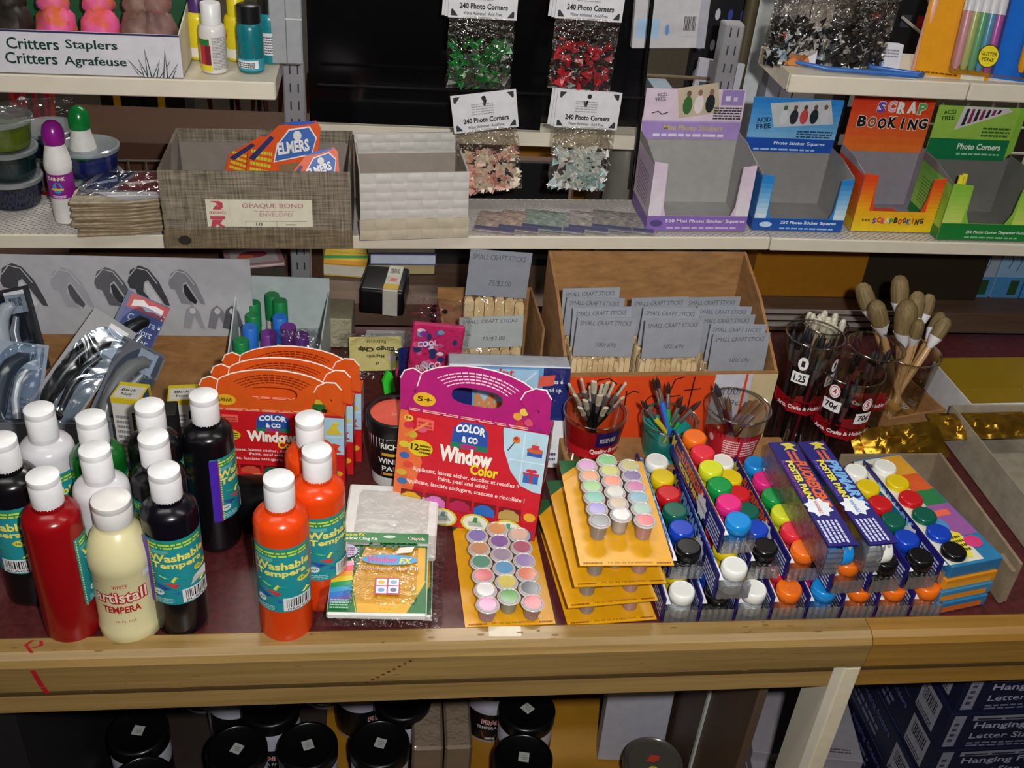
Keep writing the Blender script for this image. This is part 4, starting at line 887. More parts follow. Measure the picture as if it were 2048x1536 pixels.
# flat varnish brushes in a small box
t = thing('cardboard_box', 'low brown box of flat wooden brushes in front of the stencil brushes', 'box', ((0.7705, 1.1537, 0.7500)[0], (0.7705, 1.1537, 0.7500)[1], ZT+.0006), (0, 0, R(14)))
for x0, y0, x1, y1 in ((-.05, 0, .05, .0025), (-.05, .1175, .05, .12), (-.05, .0027, -.0475, .1173), (.0475, .0027, .05, .1173)): MB().box(x0, y0, 0, x1, y1, .035, CARD()).build('side_panel', t)
MB().box(-.0473, .0027, 0, .0473, .1173, .0025, CARD()).build('bottom', t)
FO = ((0.7705, 1.1537, 0.7500)[0], (0.7705, 1.1537, 0.7500)[1])
for k, (x, y, rz) in enumerate(((-.030, .012, 22), (-.004, .012, 24), (.018, .016, 22), (-.016, .020, 30))):
    lab = ('flat wooden brush nearest the brush tubes in its low box', 'flat wooden brush in the middle of the low box', 'flat wooden brush at the right side of the low box', 'flat wooden brush lying over the others in the low box')[k]
    c, s = math.cos(R(14)), math.sin(R(14))
    t = thing('flat_brush', lab, 'brush', (FO[0]+x*c-y*s, FO[1]+x*s+y*c, ZT+.006+(.018 if k == 3 else 0)), (R(6), 0, R(rz)), 'flat wooden brushes')
    W = grain('brush_wood', 'a87c3c', 'c49a58', (60, 6, 60), .4, .03)
    m = MB().prism([(-.007, .0), (.007, 0), (.008, .03), (.012, .055), (.013, .07), (-.013, .07), (-.012, .055), (-.008, .03)], 0, .009, W); A = top(m, .012, .02, .009, None, .022); A.r(0, 0, 1, 1, 'dcd8d0'); A.g(.1, .1, .8, .8, 4, '706a80', k); m.build('handle', t)
    MB().box(-.0135, .0702, -.0005, .0135, .084, .0095, P('b8924a', .3, .8)).build('ferrule', t)
    MB().box(-.013, .0842, .0005, .013, .105, .0085, grain('bristle_flat', '9a8050', '7a6038', (500, 20, 500), .7, .3)).build('bristles', t)
# white box with yellow inside
t = thing('open_box', 'open white box with mustard inside at the right edge', 'box', (.848, 1.157, ZT+.0006), (0, 0, R(2))); YE = P('8f7410', .6, 0, .05, 20); w, d, h = .17, .115, .05
m = MB().box(0, 0, 0, w, .002, h, P('d4d2d2', .5)); A = Art(m, (.02, 0, .004), (.07, 0, 0), (0, 0, .036)); A.r(0, 0, 1, 1, 'c4c2c2'); A.bc(.06, .55, .4, .35, 3, 'd4d2d2'); A.g(.06, .08, .4, .36, 3, '3a3a3c', 6); A.g(.55, .1, .4, .8, 3, '4a4a4c', 7); A.l([(0, 0), (1, 0), (1, 1), (0, 1), (0, 0)], .012, '3a3a3c')
m.build('front_panel', t); MB().box(.0022, .0021, .0022, w-.0022, .0026, h-.0005, YE).build('front_lining', t)
m = MB().box(0, .0022, 0, .002, d, h, P('d4d2d2', .5)); m.box(.0021, .0028, .0022, .0026, d-.0028, h-.0005, YE); m.build('side_panel', t)
m = MB().box(w-.002, .0022, 0, w, d, h, P('d4d2d2', .5)); m.build('side_panel', t)
m = MB().box(.0022, d-.002, 0, w-.0022, d, h+.006, YE); m.build('back_panel', t); MB().box(.0027, .0028, 0, w-.0027, d-.0028, .002, YE).build('bottom', t)

# ---------------------------------------------------------------- stapler display, glue sticks (left, under the shelf)
a = (-0.4720, 1.1125, 0.7520); b = (-0.2601, 1.1330, 0.7520)
t = thing('stapler_carton', 'stapler display carton with a white picture card and grey lip', 'carton', ((a[0]+b[0])/2, 1.13, ZT+.0006), 0); w = .33
MB().box(-w/2, 0, 0, w/2, .003, .034, P('6a7078', .6)).build('front_lip', t)
MB().box(-w/2, .0035, 0, w/2, .196, .003, CARD()).build('bottom', t)
MB().box(w/2-.003, .0035, .0035, w/2, .196, .05, CARD()).build('side_panel', t)
m = MB().box(-w/2, .1965, 0, w/2+.03, .1995, .047, CARD()); m.build('back_panel', t)
m = MB().box(-w/2, .1962, .0475, w/2+.03, .1978, .171, P('b9babf', .5)); A = Art(m, (-.155, .1962, .0475), (.34, 0, 0), (0, 0, .1235))
def arch(u, v, s, c1, c2, solid=True):
    A.p([(u+s*x, v+s*y*2.2) for x, y in ((0, .10), (.05, .30), (.16, .38), (.26, .32), (.36, .12), (.44, -.18), (.46, -.30), (.40, -.28), (.30, -.02), (.24, .14), (.19, .10), (.17, -.05), (.30, -.31), (.14, -.28), (.08, -.02), (.02, .0))], c1)
    A.p([(u+s*x, v+s*y*2.2) for x, y in ((.19, .06), (.23, .10), (.36, -.24), (.33, -.30), (.25, -.22), (.2, -.1))], c2); A.l([(u+s*x, v+s*y*2.2) for x, y in ((.03, .2), (.12, .34), (.24, .30), (.34, .08))], .004, 'c8c8cc', 3)
arch(.05, .60, .36, '4c4c52', 'd4d4d8'); arch(.24, .58, .34, 'a8a8b0', '5a5a60'); arch(.41, .60, .33, '66666c', '3a3a40'); arch(.54, .62, .34, '46464c', 'd0d0d4'); arch(.70, .62, .30, '8a8a92', '2e2e34')
for u, c in ((.74, '9a9aa2'), (.84, '84848c'), (.90, '5a5a62')): A.p([(u, .12), (u+.02, .36), (u+.045, .42), (u+.07, .34), (u+.09, .10), (u+.07, .12), (u+.05, .28), (u+.03, .1)], c); A.e(u+.045, .34, .012, .04, 'd0d0d4')
m.build('picture_card', t, label='white card with grey stapler pictures')
def stapler_pack(loc, rot, h, lab, body, card=None, ct=None, acc='c8c8cc', w=.06):
    t = thing('stapler_pack', lab, 'stapler pack', loc, rot, 'carded staplers in the display')
    m = MB(); n = 10
    ol = [(-w/2, .01), (-w/2, h*.55)]+[(-w/2+w*.5*(1-math.cos(math.pi*k/n*.5)), h*.55+h*.45*math.sin(math.pi*k/n*.5)) for k in range(1, n+1)]+[(w/2, h*.98), (w/2, 0), (-w/2+.01, 0)]
    m.prism([(x*.86, .004+z*.965) for x, z in ol], -.024, -.0005, clear('eaf0f6', .02, .08, .3, 18), 'xz'); m.build('blister', t)
    s = MB(); s.tube([(x*w, -.012, z*h) for x, z in ((-.20, .05), (-.25, .2), (-.26, .42), (-.22, .62), (-.12, .76), (.04, .85), (.18, .87))], [.006, .0105, .0115, .0115, .0105, .009, .005], P(body, .3), 12); s.box(-.30*w, -.019, .04*h, .22*w, -.004, .10*h, P(body, .3), .002); s.build('stapler_body', t)
    s = MB(); s.tube([(x*w, -.010, z*h) for x, z in ((.10, .11), (.02, .34), (.04, .55), (.16, .72))], [.005, .006, .006, .004], P(acc, .3, .5), 10); s.build('staple_magazine', t)
    c = MB().box(-w/2, 0, 0, w/2, .0008, h*1.08, P(card or '20242c', .4)); A = face(c, w, h*1.08)
    if ct:
        A.r(.1, .42, .9, .57, '182c84'); A.r(.1, .86, .9, .13, 'b81828'); A.l([(.2, .91), (.4, .94), (.55, .91), (.7, .93), (.9, .92)], .03, 'e8dce0', 2)
        for k, s_ in enumerate(('Contura', 'Comfort', 'Stapler')): A.t(s_, .22, .755-.09*k, .66, .065, 'e4e4f2', b=.015)
        A.g(.2, .44, .5, .08, 3, '5a80c8', 4)
    else: A.r(.45, .70, .42, .26, 'd0d0d4'); A.bc(.5, .74, .32, .16, 5, 'd0d0d4'); A.g(.1, .1, .7, .3, 5, '60646c', 4)
    c.build('backing_card', t)
    return t
stapler_pack((-0.4218, 1.1700, 0.7644), (R(-38), R(36), R(-6)), .142, 'black stapler in a long clear blister in front of the display', '0e0e10', '5a5a5e', None, '3a3a40', .062)
stapler_pack((-0.3662, 1.2250, 0.7553), (R(-30), R(30), R(4)), .140, 'stapler pack with a blue and red lettered card', '1c1c20', '2a3a70', 1, 'b0b0b4', .060)
stapler_pack((-0.3434, 1.1500, 0.7629), (R(-44), R(36), R(8)), .112, 'pale grey stapler in a blister leaning right of the black one', '8a8884', '5a5e68', None, 'c8c8cc', .060)
stapler_pack((-0.4615, 1.2400, 0.7894), (R(-25), R(-14), R(0)), .105, 'stapler pack with barcode card at the far left of the display', 'c4c4c8', '2a2c32', None, 'a8a8ac', .064)
stapler_pack((-0.4642, 1.1500, 0.7597), (R(-48), R(14), R(10)), .110, 'bluish clear stapler pack at the left edge above the bottles', '38404c', '8a94a4', None, 'e0e0e4', .066)
def staples_box(loc, rot, w, d, h, lab, c1='d8d6d0'):
    t = thing('staples_box', lab, 'box', loc, rot); m = MB().box(-w/2, 0, 0, w/2, d, h, P(c1, .4), .0006)
    yel = c1 != '1a1a1e'; A = face(m, w, h)
    if yel: A.r(0, .93, 1, .07, 'd8c020'); A.r(.66, .52, .2, .30, '1a1a1e'); A.t('STANLEY', .82, .54, .26, .09, 'e8d838', rot=90, b=.03); A.r(.66, .36, .2, .10, '8a7a30'); A.g(.1, .2, .45, .6, 9, '8a8a90', 3); A.r(0, .02, .9, .12, '6a7080')
    else: A.g(.12, .15, .75, .35, 4, 'c8c8cc', 3)
    S = side(m, d, h, w/2); S.r(0, 0, 1, 1, '2a4a78' if yel else c1); S.r(0, .0, .3, 1, 'd8c020' if yel else c1); S.r(.8, 0, .2, 1, 'd8c020' if yel else c1)
    T = top(m, w, d, h); T.r(0, 0, 1, 1, 'd8c020' if yel else c1)
    if yel: T.r(.06, .04, .88, .74, 'd0cec8'); T.t('Black', .22, .46, .5, .16, '2a2a2e', b=.02); T.t('Noir', .28, .20, .4, .15, '2a2a2e', b=.02)
    m.build('carton', t); return t
staples_box(((-0.2956, 1.0750, 0.8589)[0], 1.075, ZT+.0006), (0, 0, R(-10)), .036, .034, (-0.2924, 1.0750, 0.8611)[2]-.7505, 'white and yellow staples box standing upright in front of the blisters')
staples_box(((-0.2283, 1.1000, 0.8420)[0]-.006, 1.100, ZT+.0006), (0, 0, R(6)), .036, .034, (-0.2324, 1.1000, 0.8420)[2]-.7505, 'white and yellow staples box beside the safari carton')
staples_box(((-0.2518, 1.0400, 0.8459)[0], 1.04, ZT+.0006), (0, 0, R(4)), .040, .028, (-0.2501, 1.0400, 0.8618)[2]-.7505, 'small black box between the staples boxes and black bottles', '1a1a1e')
# glue sticks
t = thing('glue_tray', 'pale display tray holding green, blue and purple glue sticks', 'tray', (-.135, 1.215, ZT+.0006), (0, 0, R(-2))); PW = P('bcc8c8', .5)
for x0, y0, x1, y1, h in ((-.064, 0, .064, .002, .05), (-.064, .158, .064, .16, .12), (.062, .0022, .064, .1578, .10)): MB().box(x0, y0, 0, x1, y1, h, PW).build('side_panel', t)
MB().prism([(.0022, 0), (.1578, 0), (.1578, .135), (.0022, .06)], -.064, -.062, PW, 'yz').build('side_panel', t); MB().box(-.0618, .0022, 0, .0618, .1578, .002, PW).build('bottom', t)
GS = {}
def glue_stick(loc, c, lab):
    if c not in GS:
        t = thing('glue_stick', lab, 'glue stick', loc, 0, 'glue sticks in the pale tray'); r = .0105
        MB().lathe([(0, 0), (r*.95, 0), (r*.95, .055), (r*.8, .056)], P('d8d8d4', .4), 20).build('barrel', t)
        l = MB(); A = wrap(l, r*.955, .012, .036, -120, 120); A.r(0, 0, 1, 1, 'e0dccc'); A.r(.3, .2, .3, .6, {'g': '3a9a4a', 'b': '4a90d8', 'p': 'd8c838'}[c]); l.build('printed_label', t)
        MB().lathe([(r, .056), (r, .094), (r*.9, .0955), (0, .0955)], P({'g': '128244', 'b': '2a74d4', 'p': '763a92'}[c], .45), 20).build('cap', t); GS[c] = t
    else: dup(GS[c], loc, 0, lab)
for p_, c, lab in (((-0.1473, 1.3599, 0.8460), 'g', 'green capped glue stick at the very back'), ((-0.1718, 1.3356, 0.8460), 'g', 'green capped glue stick at the rear left'), ((-0.1347, 1.3426, 0.8460), 'g', 'green capped glue stick beside the grey post'), ((-0.1685, 1.3016, 0.8460), 'g', 'green capped glue stick in front of the rear left one'), ((-0.1312, 1.2970, 0.8460), 'b', 'blue capped glue stick at the right, in front of a green one'), ((-0.1694, 1.2687, 0.8460), 'b', 'blue capped glue stick at the left of the tray'), ((-0.1433, 1.2533, 0.8460), 'p', 'purple capped glue stick at the left, beside the blue one'), ((-0.1178, 1.2713, 0.8460), 'p', 'purple capped glue stick at the right of the tray'), ((-0.0995, 1.2491, 0.8460), 'p', 'purple capped glue stick under the plastic bag'), ((-0.1775, 1.2317, 0.8460), 'g', 'green capped glue stick foremost at the left')):
    glue_stick((max(-.187, min(-.083, p_[0])), max(1.232, p_[1]), ZT+.0036), c, lab)

# ---------------------------------------------------------------- things on the middle shelf
def on_shelf(p, dz=.0006): return (p[0], p[1], ZS(p[0])+dz)
TILT = -math.atan(.0225)
def open_carton(t, w, d, h, mat, inside, wall=.0022, back_extra=0, lip=0):
    MB().box(-w/2, 0, 0, w/2, wall, h, mat).build('front_panel', t)
    MB().box(-w/2, d-wall, 0, w/2, d, h+back_extra, mat).build('back_panel', t)
    for s in (-1, 1): MB().box(s*w/2-(wall if s > 0 else 0), wall+.0002, 0, s*w/2+(wall if s < 0 else 0), d-wall-.0002, h, mat).build('side_panel', t)
    MB().box(-w/2+wall+.0002, wall+.0002, 0, w/2-wall-.0002, d-wall-.0002, .002, inside).build('bottom', t)
    m = MB(); e = wall+.0001
    m.box(-w/2+e, e, .002, w/2-e, e+.0005, h-.001, inside); m.box(-w/2+e, d-e-.0005, .002, w/2-e, d-e, h-.018, inside)
    for s in (-1, 1): m.box(s*(w/2-e)-(.0005 if s > 0 else 0), e+.001, .002, s*(w/2-e)+(.0005 if s < 0 else 0), d-e-.001, h-.001, inside)
    m.build('lining', t)
TW = weave('tweed', '4a4236', '7a7060', '9a907e', 420); GREYIN = P('8a8078', .8)
q = ((-0.1505, 1.2910, 0.9535), (-0.0000, 0, 0.0437), 0.2407, 0.1075)
t = thing('envelope_box', 'brown tweed patterned envelope box with a cream and pink paper label', 'box', (q[0][0], q[0][1]-.004, ZS(q[0][0])+.0024), (0, TILT, 0)); w, h, d = q[2], q[3], .150
open_carton(t, w, d, h, TW, GREYIN)
m = MB().box(-w/2-.0012, -.0022, .0, w/2+.0012, -.0002, .026, weave('tweed_lid', '4c4030', '6e5f48', '8a7a5e', 420)); A = face(m, w, .026, -.0022); A.e(.10, .45, .035, .25, '2c2824'); m.build('tray_edge', t)
m = MB().box(-w*.27, -.0012, .031, w*.29, -.0003, .069, P('d9d4bd', .6)); A = face(m, w*.56, .038, -.0013, -w*.27, .031); k = 'c0485a'
A.r(.22, 0, .004, 1, 'c8bca8'); A.p([(.04, .95), (.13, .95), (.16, .88), (.16, .72), (.13, .64), (.12, .76), (.10, .88)], k); A.p([(.06, .64), (.15, .64), (.10, .82)], k); A.t('RISING', .03, .48, .15, .10, k, b=.01); A.p([(.03, .40), (.17, .40), (.17, .28), (.03, .28)], k); A.p([(.05, .27), (.15, .27), (.12, .12), (.17, .0), (.12, .0), (.09, .10), (.07, .0), (.03, 0)], k)
A.t('OPAQUE BOND', .34, .68, .58, .20, 'a8707a', b=.005); A.g(.45, .58, .38, .05, 1, 'c09a9a', 3); A.t('ENVELOPES', .50, .40, .32, .13, 'b0848a', b=0); A.l([(.36, .22), (.94, .22), (.94, 0), (.36, 0), (.36, .22)], .005, '8a8478', 4); A.t('10', .46, .05, .06, .13, '4a4640', b=.01); A.r(.655, 0, .004, .22, '8a8478'); A.g(.74, .08, .1, .06, 1, '6a665c', 3)
m.build('label', t, label='cream paper label')
EB = (q[0][0], q[0][1]-.004, ZS(q[0][0]))
def glue_card(loc, rot, w, h, lab):
    t = thing('glue_card', lab, 'blister card', loc, rot, 'orange glue cards in the envelope box')
    m = MB().prism([(-w/2, 0), (w/2, 0), (w/2, h*.92), (w*.42, h), (-w*.1, h*.86), (-w/2, h*.45)], 0, .0012, P('e8581c', .35), 'xz'); A = face(m, w, h)
    A.p([(.38, .40), (.92, .58), (.96, .80), (.84, .92), (.55, .84), (.40, .62)], 'f0ece8'); A.p([(.40, .42), (.91, .595), (.945, .79), (.83, .90), (.56, .82), (.42, .62)], '3a68b8'); A.t('ELMERS', .44, .50, .46, .15, 'f4f2f0', rot=16, b=.04); A.e(.68, .78, .06, .06, 'e8e4e0'); A.p([(.40, .88), (.66, .90), (.92, .97), (.90, .99), (.6, .94)], '2a5ac0')
    A.p([(.46, .38), (.92, .52), (.90, .30), (.50, .2)], '8a6a4a'); A.e(.8, .34, .1, .06, '2a8ab8'); A.g(.05, .25, .3, .3, 4, 'd8d02c', 3); A.p([(.02, .40), (.30, .72), (.36, .70), (.10, .38)], '2a2a68')
    m.build('card', t); return t
p = (-0.1309, 1.3950, 1.0251); p2 = (-0.0755, 1.3750, 1.0264); p3 = (-0.1589, 1.4000, 1.0147)
glue_card((p[0]-.004, p[1], EB[2]+.030), (R(-12), R(6), R(-8)), .095, .112, 'orange glue card standing tallest in the envelope box')
glue_card((p2[0]-.008, p2[1]-.01, EB[2]+.028), (R(-16), R(-3), R(4)), .075, .080, 'orange glue card at the right of the envelope box, only its top showing')
glue_card((p3[0]-.012, p3[1]+.014, EB[2]+.026), (R(-12), R(14), R(-10)), .090, .092, 'orange glue card at the left of the envelope box, half hidden')
q = ((0.0539, 1.3190, 0.9580), (-0.0000, 0, 0.0744), 0.1464, 0.0959)
t = thing('open_box', 'white basket weave paper box beside the tweed one', 'box', (q[0][0], q[0][1], ZS(q[0][0])+.0012), (0, TILT, q[1][2])); w, h, d = q[2], q[3], .118
BW = P('c9c5bf', .5, 0, .05, 90); BT = P('bfb39d', .5, 0, .07, 60)
def woven(m, w, z0, z1, y, nx, nz, mat, ph=0):
    # strands passing over and under each other, pressed into thick paper
    n = 4; vs = []; fs = []
    for j in range(nz):
        for i in range(nx):
            k = len(vs); hor = (i+j+ph) % 2 == 0
            for b_ in range(n+1):
                for a_ in range(n+1):
                    u, v = a_/n, b_/n; q = math.sin(math.pi*u)*(1-.35*(2*v-1)**2) if hor else .75*math.sin(math.pi*v)*(1-.35*(2*u-1)**2)
                    vs.append((-w/2+w*(i+u)/nx, y-.0003-.0016*q, z0+(z1-z0)*(j+v)/nz))
            fs += [(k+b_*(n+1)+a_, k+b_*(n+1)+a_+1, k+(b_+1)*(n+1)+a_+1, k+(b_+1)*(n+1)+a_) for b_ in range(n) for a_ in range(n)]
    return m.add(vs, fs, mat, True)
open_carton(t, w, d, h, BW, P('9a8e84', .8), .0022, .012)
m = MB(); woven(m, w-.001, .031, h-.001, 0, 7, 5, BW); m.build('basket_weave', t); m = MB(); woven(m, w*.94, h-.012, h+.010, d-.0034, 7, 2, BW); m.build('basket_weave', t)
m = MB().box(-w/2-.0014, -.0016, 0, w/2+.0014, -.0002, .030, BT); woven(m, w+.002, .0006, .0298, -.0016, 7, 2, BT, 1); m.build('tray_edge', t, label='yellowed lower edge')

# stacked tubs, dabbers and packets at the left
TUB = {}
def tub(loc, c, lab, rz=0):
    if c not in TUB:
        t = thing('plastic_tub', lab, 'tub', loc, rz, 'stacked plastic tubs'); r = .039
        MB().lathe([(0, 0), (r*.82, 0), (r*.86, .003), (r*.97, .036), (r, .0375)], clear('e6ecf0', .06, .08), 30).build('tub_body', t)
        MB().lathe([(0, .001), (r*.80, .001), (r*.84, .004), (r*.92, .026), (0, .027)], P(c, .5, 0, .2, 60), 26).build('tub_contents', t)
        MB().lathe([(r*1.03, .0345), (r*1.05, .036), (r*1.05, .040), (r*.97, .0412), (r*.9, .0395), (0, .0395)], clear('dde6ea', .12, .1, 0, 60, .35), 30).build('lid', t); TUB[c] = t; return t
    return dup(TUB[c], loc, rz, lab)
def shz(x): return ZS(x)+.0006
p = (-0.5041, 1.3938, 0.9510); xa, ya = p[0]+.004, p[1]+.040
for k, (c, lab) in enumerate((('16224a', 'dark blue tub at the bottom of the left edge stack'), ('14383c', 'dark teal tub in the middle of the left edge stack'), ('8a9a20', 'olive yellow tub on top of the left edge stack'))): tub((xa, ya, shz(xa)+.0418*k), c, lab)
p = (-0.4755, 1.4100, 0.9520); xb, yb = p[0]+.012, ya+.026
for k, (c, lab) in enumerate((('141c3e', 'navy tub at the bottom behind the left edge stack'), ('181f44', 'navy tub in the middle behind the left edge stack'))): tub((xb+.0, yb+.052, shz(xb)+.0418*k), c, lab)
p = (-0.3956, 1.4428, 0.9550); xc, yc = p[0], max(1.425, p[1])
for k, (c, lab) in enumerate((('6a7428', 'olive tub at the bottom of the stack behind the dabbers'), ('1a2a80', 'blue tub on top of the stack behind the dabbers'))): tub((xc+.002, yc+.0, shz(xc)+.0418*k), c, lab)
m = MB(); m.T = Matrix.Rotation(R(-90), 4, 'X'); m.pillow(.10, .07, .012, FILM(), 14, 10, .006, 4); solo(m, 'film_sheet', 'crumpled clear film lying over the tubs at the left', 'film', (xa+.045, ya-.03, shz(xa)+.135), (0, R(-4), R(6)))
def dabber(loc, c, lab):
    t = thing('dabber_bottle', lab, 'paint bottle', loc, 0, 'white dabber bottles'); r = .0165
    MB().lathe([(0, 0), (r*.92, 0), (r*.95, .002), (r*.95, .034), (r, .036), (r, .072), (r*1.06, .074), (r*1.08, .082), (r*.95, .094), (r*.80, .104), (r*.78, .110)], P('e4e2de', .35), 32).build('bottle_body', t)
    l = MB(); A = wrap(l, r, .037, .034, -120, 120, h0=.0004); A.r(0, 0, 1, 1, c); A.t('DAB-INK', .33, .76, .32, .15, 'f0e8c8', b=.03); A.e(.49, .46, .10, .26, '2a5aa8'); A.e(.49, .46, .085, .22, '3a9ad0'); A.r(.38, .36, .22, .08, 'e8b83a'); A.g(.38, .05, .24, .12, 2, 'e8d8e8', 3); l.build('printed_label', t)
    MB().lathe([(r*.80, .109), (r*.86, .111), (r*.88, .116), (r*.86, .124), (r*.72, .133), (r*.4, .1385), (0, .140)], P(c, .25), 32).build('cap', t); return t
p = (-0.4183, 1.3662, 0.9550); dabber((p[0], p[1]+.01, shz(p[0])), '8a1a86', 'white dabber bottle with a purple round cap')
p = (-0.4026, 1.4132, 0.9550); dabber((p[0]+.004, p[1]+.02, shz(p[0])), '0a7a34', 'white dabber bottle with a green round cap behind the purple one')
p = (-0.3370, 1.3180, 0.9550); rr = random.Random(5)
for k in range(12):
    t = thing('card_packet', ('shiny photo card packet topmost of its stack', 'brown edged card packet just under the shiny one')[k == 10] if k > 9 else 'brown edged card packet inside the low stack beside the tweed box', 'card packet', (p[0]+.004+rr.uniform(-.004, .004), 1.322+rr.uniform(-.003, .003), shz(p[0])+.0015+.0042*k), (R(rr.uniform(0, .3)), R(-1.3), R(rr.uniform(-5, 6))), 'stacked card packets')
    if k == 0 or k == 11:
        w, d = .118, .105; m = MB()
        m.prism([(-w/2, 0), (w*.1, .0), (w/2, .012), (w/2, d), (-w*.32, d), (-w/2, d*.35)], 0, .0012, P('8a7458', .7)); m.prism([(-w/2, .001), (w*.1, .001), (w/2, .013), (w/2, d), (-w*.32, d), (-w/2, d*.36)], .0013, .0034, P('b8ac94' if k else 'a89a80', .3, 0, .3, 90))
        if k:
            A = top(m, w, d, .0036); A.p([(.02, .36), (.18, .98), (.98, .98), (.98, .14), (.6, .04)], 'b8b8c0'); A.p([(.10, .40), (.24, .96), (.58, .96), (.36, .38)], '3a4a78'); A.p([(.44, .38), (.62, .96), (.97, .96), (.97, .30)], '9a2038'); A.p([(.5, .6), (.9, .72), (.94, .66), (.56, .52)], 'e0c8c8'); A.p([(.2, .62), (.4, .74), (.42, .66), (.22, .54)], '9aa8c8'); A.p([(.2, .3), (.9, .30), (.95, .18), (.4, .16)], 'e8e8ea')
            m.pillow
        m.build('packet', t); pk = t.children[0].data
        if k: MB().box(-.055, .02, .0040, .057, .104, .0044, clear('f4f4f6', .10, .08, .5, 70)).build('film', t)
    else:
        o = bpy.data.objects.new('packet', pk); col.objects.link(o); o.parent = t
# wire fence at the back of the shelf
t = thing('wire_fence', 'low wire fence along the back of the left shelf', 'fence', (0, 1.468, 0)); ST = P('8a8888', .35, .7)
for z in (.0, .046): MB().tube([(-.62, 0, ZS(-.62)+.004+z), (-.15, 0, ZS(-.15)+.004+z)], .0014, ST, 6).build('rail', t)
for k in range(20):
    x = -.615+.0242*k; MB().tube([(x, -.0025, ZS(x)+.002), (x, -.0025, ZS(x)+.052)], .0012, ST, 6).build('wire', t)

# hanging packs of photo corners
def corner_pack(loc, rot, lab, cols, seed, sheets=1, tilt=0, mat='film'):
    g = thing('photo_corner_pack', lab, 'photo corners', loc, rot, 'hanging photo corner packs'); w, hh = .090, .054; bh = .098
    for s in range(sheets):
        m = MB().box(-w/2, -.0005, -hh, w/2, .0005, 0, P('dcdce0', .4)); A = face(m, w, hh, -.0005, None, -hh)
        if s == 0:
            for u, v, a, b in ((.04, .95, 1, -1), (.96, .95, -1, -1), (.04, .05, 1, 1), (.96, .05, -1, 1)): A.p([(u, v), (u+a*.10, v), (u+a*.075, v+b*.06), (u+a*.02, v+b*.17), (u, v+b*.14)], '35363a')
            A.e(.5, .86, .035, .06, '2a2a2c'); A.t('240 Photo Corners', .16, .23, .70, .14, '26262a', b=.03); A.t('Water Activated', .22, .09, .32, .075, '3a3a3e', b=.012); A.t('Acid Free', .58, .09, .2, .075, '3a3a3e', b=.012); A.g(.30, .45, .34, .32, 5, '9a9aa0', 4, .35)
        o = m.build('header_card', g); o.location = (-.003*s, .0055*s, -.001*s); o.rotation_euler = (0, R(.8*s), 0)
    b = MB().pillow(w*.97, bh, .013, clear('f2efe8', .10, .10, 1.0, 60), 14, 16, .005, seed, 0, -hh-bh+.004); b.build('film_bag', g)
    rr = random.Random(seed); m = MB()
    for k in range(150):
        z = -hh-bh+.008+rr.random()**1.2*bh*.62; x = rr.uniform(-w*.42, w*.42); y = rr.uniform(-.0035, .0035); a = rr.uniform(0, 6.28); s = .0072; T = Matrix.Translation((x, y, z)) @ Matrix.Rotation(a, 4, 'Y') @ Matrix.Rotation(rr.uniform(-.5, .5), 4, 'X') @ Matrix.Rotation(rr.uniform(-.35, .35), 4, 'Z')
        m.T = T; m.prism([(-s, -s*.5), (s, -s*.5), (0, s*.9)], -.0003, .0003, P(rr.choice(cols), .35), 'xz')
    m.build('photo_corners', g, kind='stuff')
    return g
GR = ('0a7a2a', '0e6a2c', '1a8a3a', '2c3a30', '4a4a40'); RD = ('b81c2c', 'c82a38', '2a2626', '3a3432', 'a01824'); PK = ('e8b0a4', 'ecd8c8', 'e8e0cc', 'e0a090', 'e4d8c0'); BL = ('dce0e0', 'b8d0d4', 'd0d8d8', '9cc4c8', 'e4e4e0'); BK = ('0c0c0e', '141416', '1c1c20', '0a0a0c', '2a2a2e')
for (p, rz, lab, cs, sd, sh, ry) in (((0.1440, 1.4000, 1.1439), 0, 'photo corner pack with pale pink corners under a tilted white header', PK, 3, 1, -9), ((0.2916, 1.4000, 1.1522), 0, 'photo corner pack with pale blue and white corners', BL, 9, 3, 1), ((0.1372, 1.4000, 1.2947), 0, 'photo corner pack with green corners', GR, 15, 3, 0), ((0.2784, 1.4000, 1.2998), 0, 'photo corner pack with red and black corners', RD, 21, 3, 1)):
    corner_pack(p, (R(2), R(ry), rz), lab, cs, sd, sh)
t = thing('peg_hook_rail', 'wire rail with dark hooks carrying the photo corner packs', 'hook rail', (0, 1.452, 0)); DK = P('1c1c20', .35, .6)
for z in (1.128, 1.287): MB().tube([(-.08, 0, z), (.485, 0, z)], .0022, DK, 6).build('bar', t)
for x, z in ((.146, 1.138), (.285, 1.142), (.14, 1.300), (.283, 1.300)):
    MB().tube([(x, .003, 1.128 if z < 1.2 else 1.287), (x, -.03, z-.004), (x, -.066, z-.006), (x, -.072, z+.002)], .0014, DK, 6).build('hook', t)

# thin silver packs on the shelf
for k in range(7):
    x0, x1 = .138, .372; x = .165+.0335*k
    t = thing('foil_packet', ('leftmost flat silver packet beside the white box', 'second flat silver packet from the white box', 'flat silver packet with green tint', 'flat silver packet in the middle of the row', 'flat silver packet third from the lilac box', 'flat silver packet second from the lilac box', 'flat silver packet nearest the lilac display box')[k], 'packet', (x, 1.338, shz(x)+.0012+.0016*(k % 3)), (0, TILT, R(-14)), 'flat silver packets')
    m = MB(); c = ('c8b4ac', 'ccb4a8', 'a4b4aa', 'b8b4b4', 'c0b8b4', 'a8a49e', 'b8b4ae')[k]; m.T = Matrix.Rotation(R(-90), 4, 'X'); m.pillow(.060, .070, .004, P(c, .25, .25, .4, 120, .5), 12, 10, .0015, k*5); m.build('film_bag', t)
    m = MB().box(-.028, .004, .0002, .028, .012, .0030, P('585878', .4)); m.build('header_strip', t)

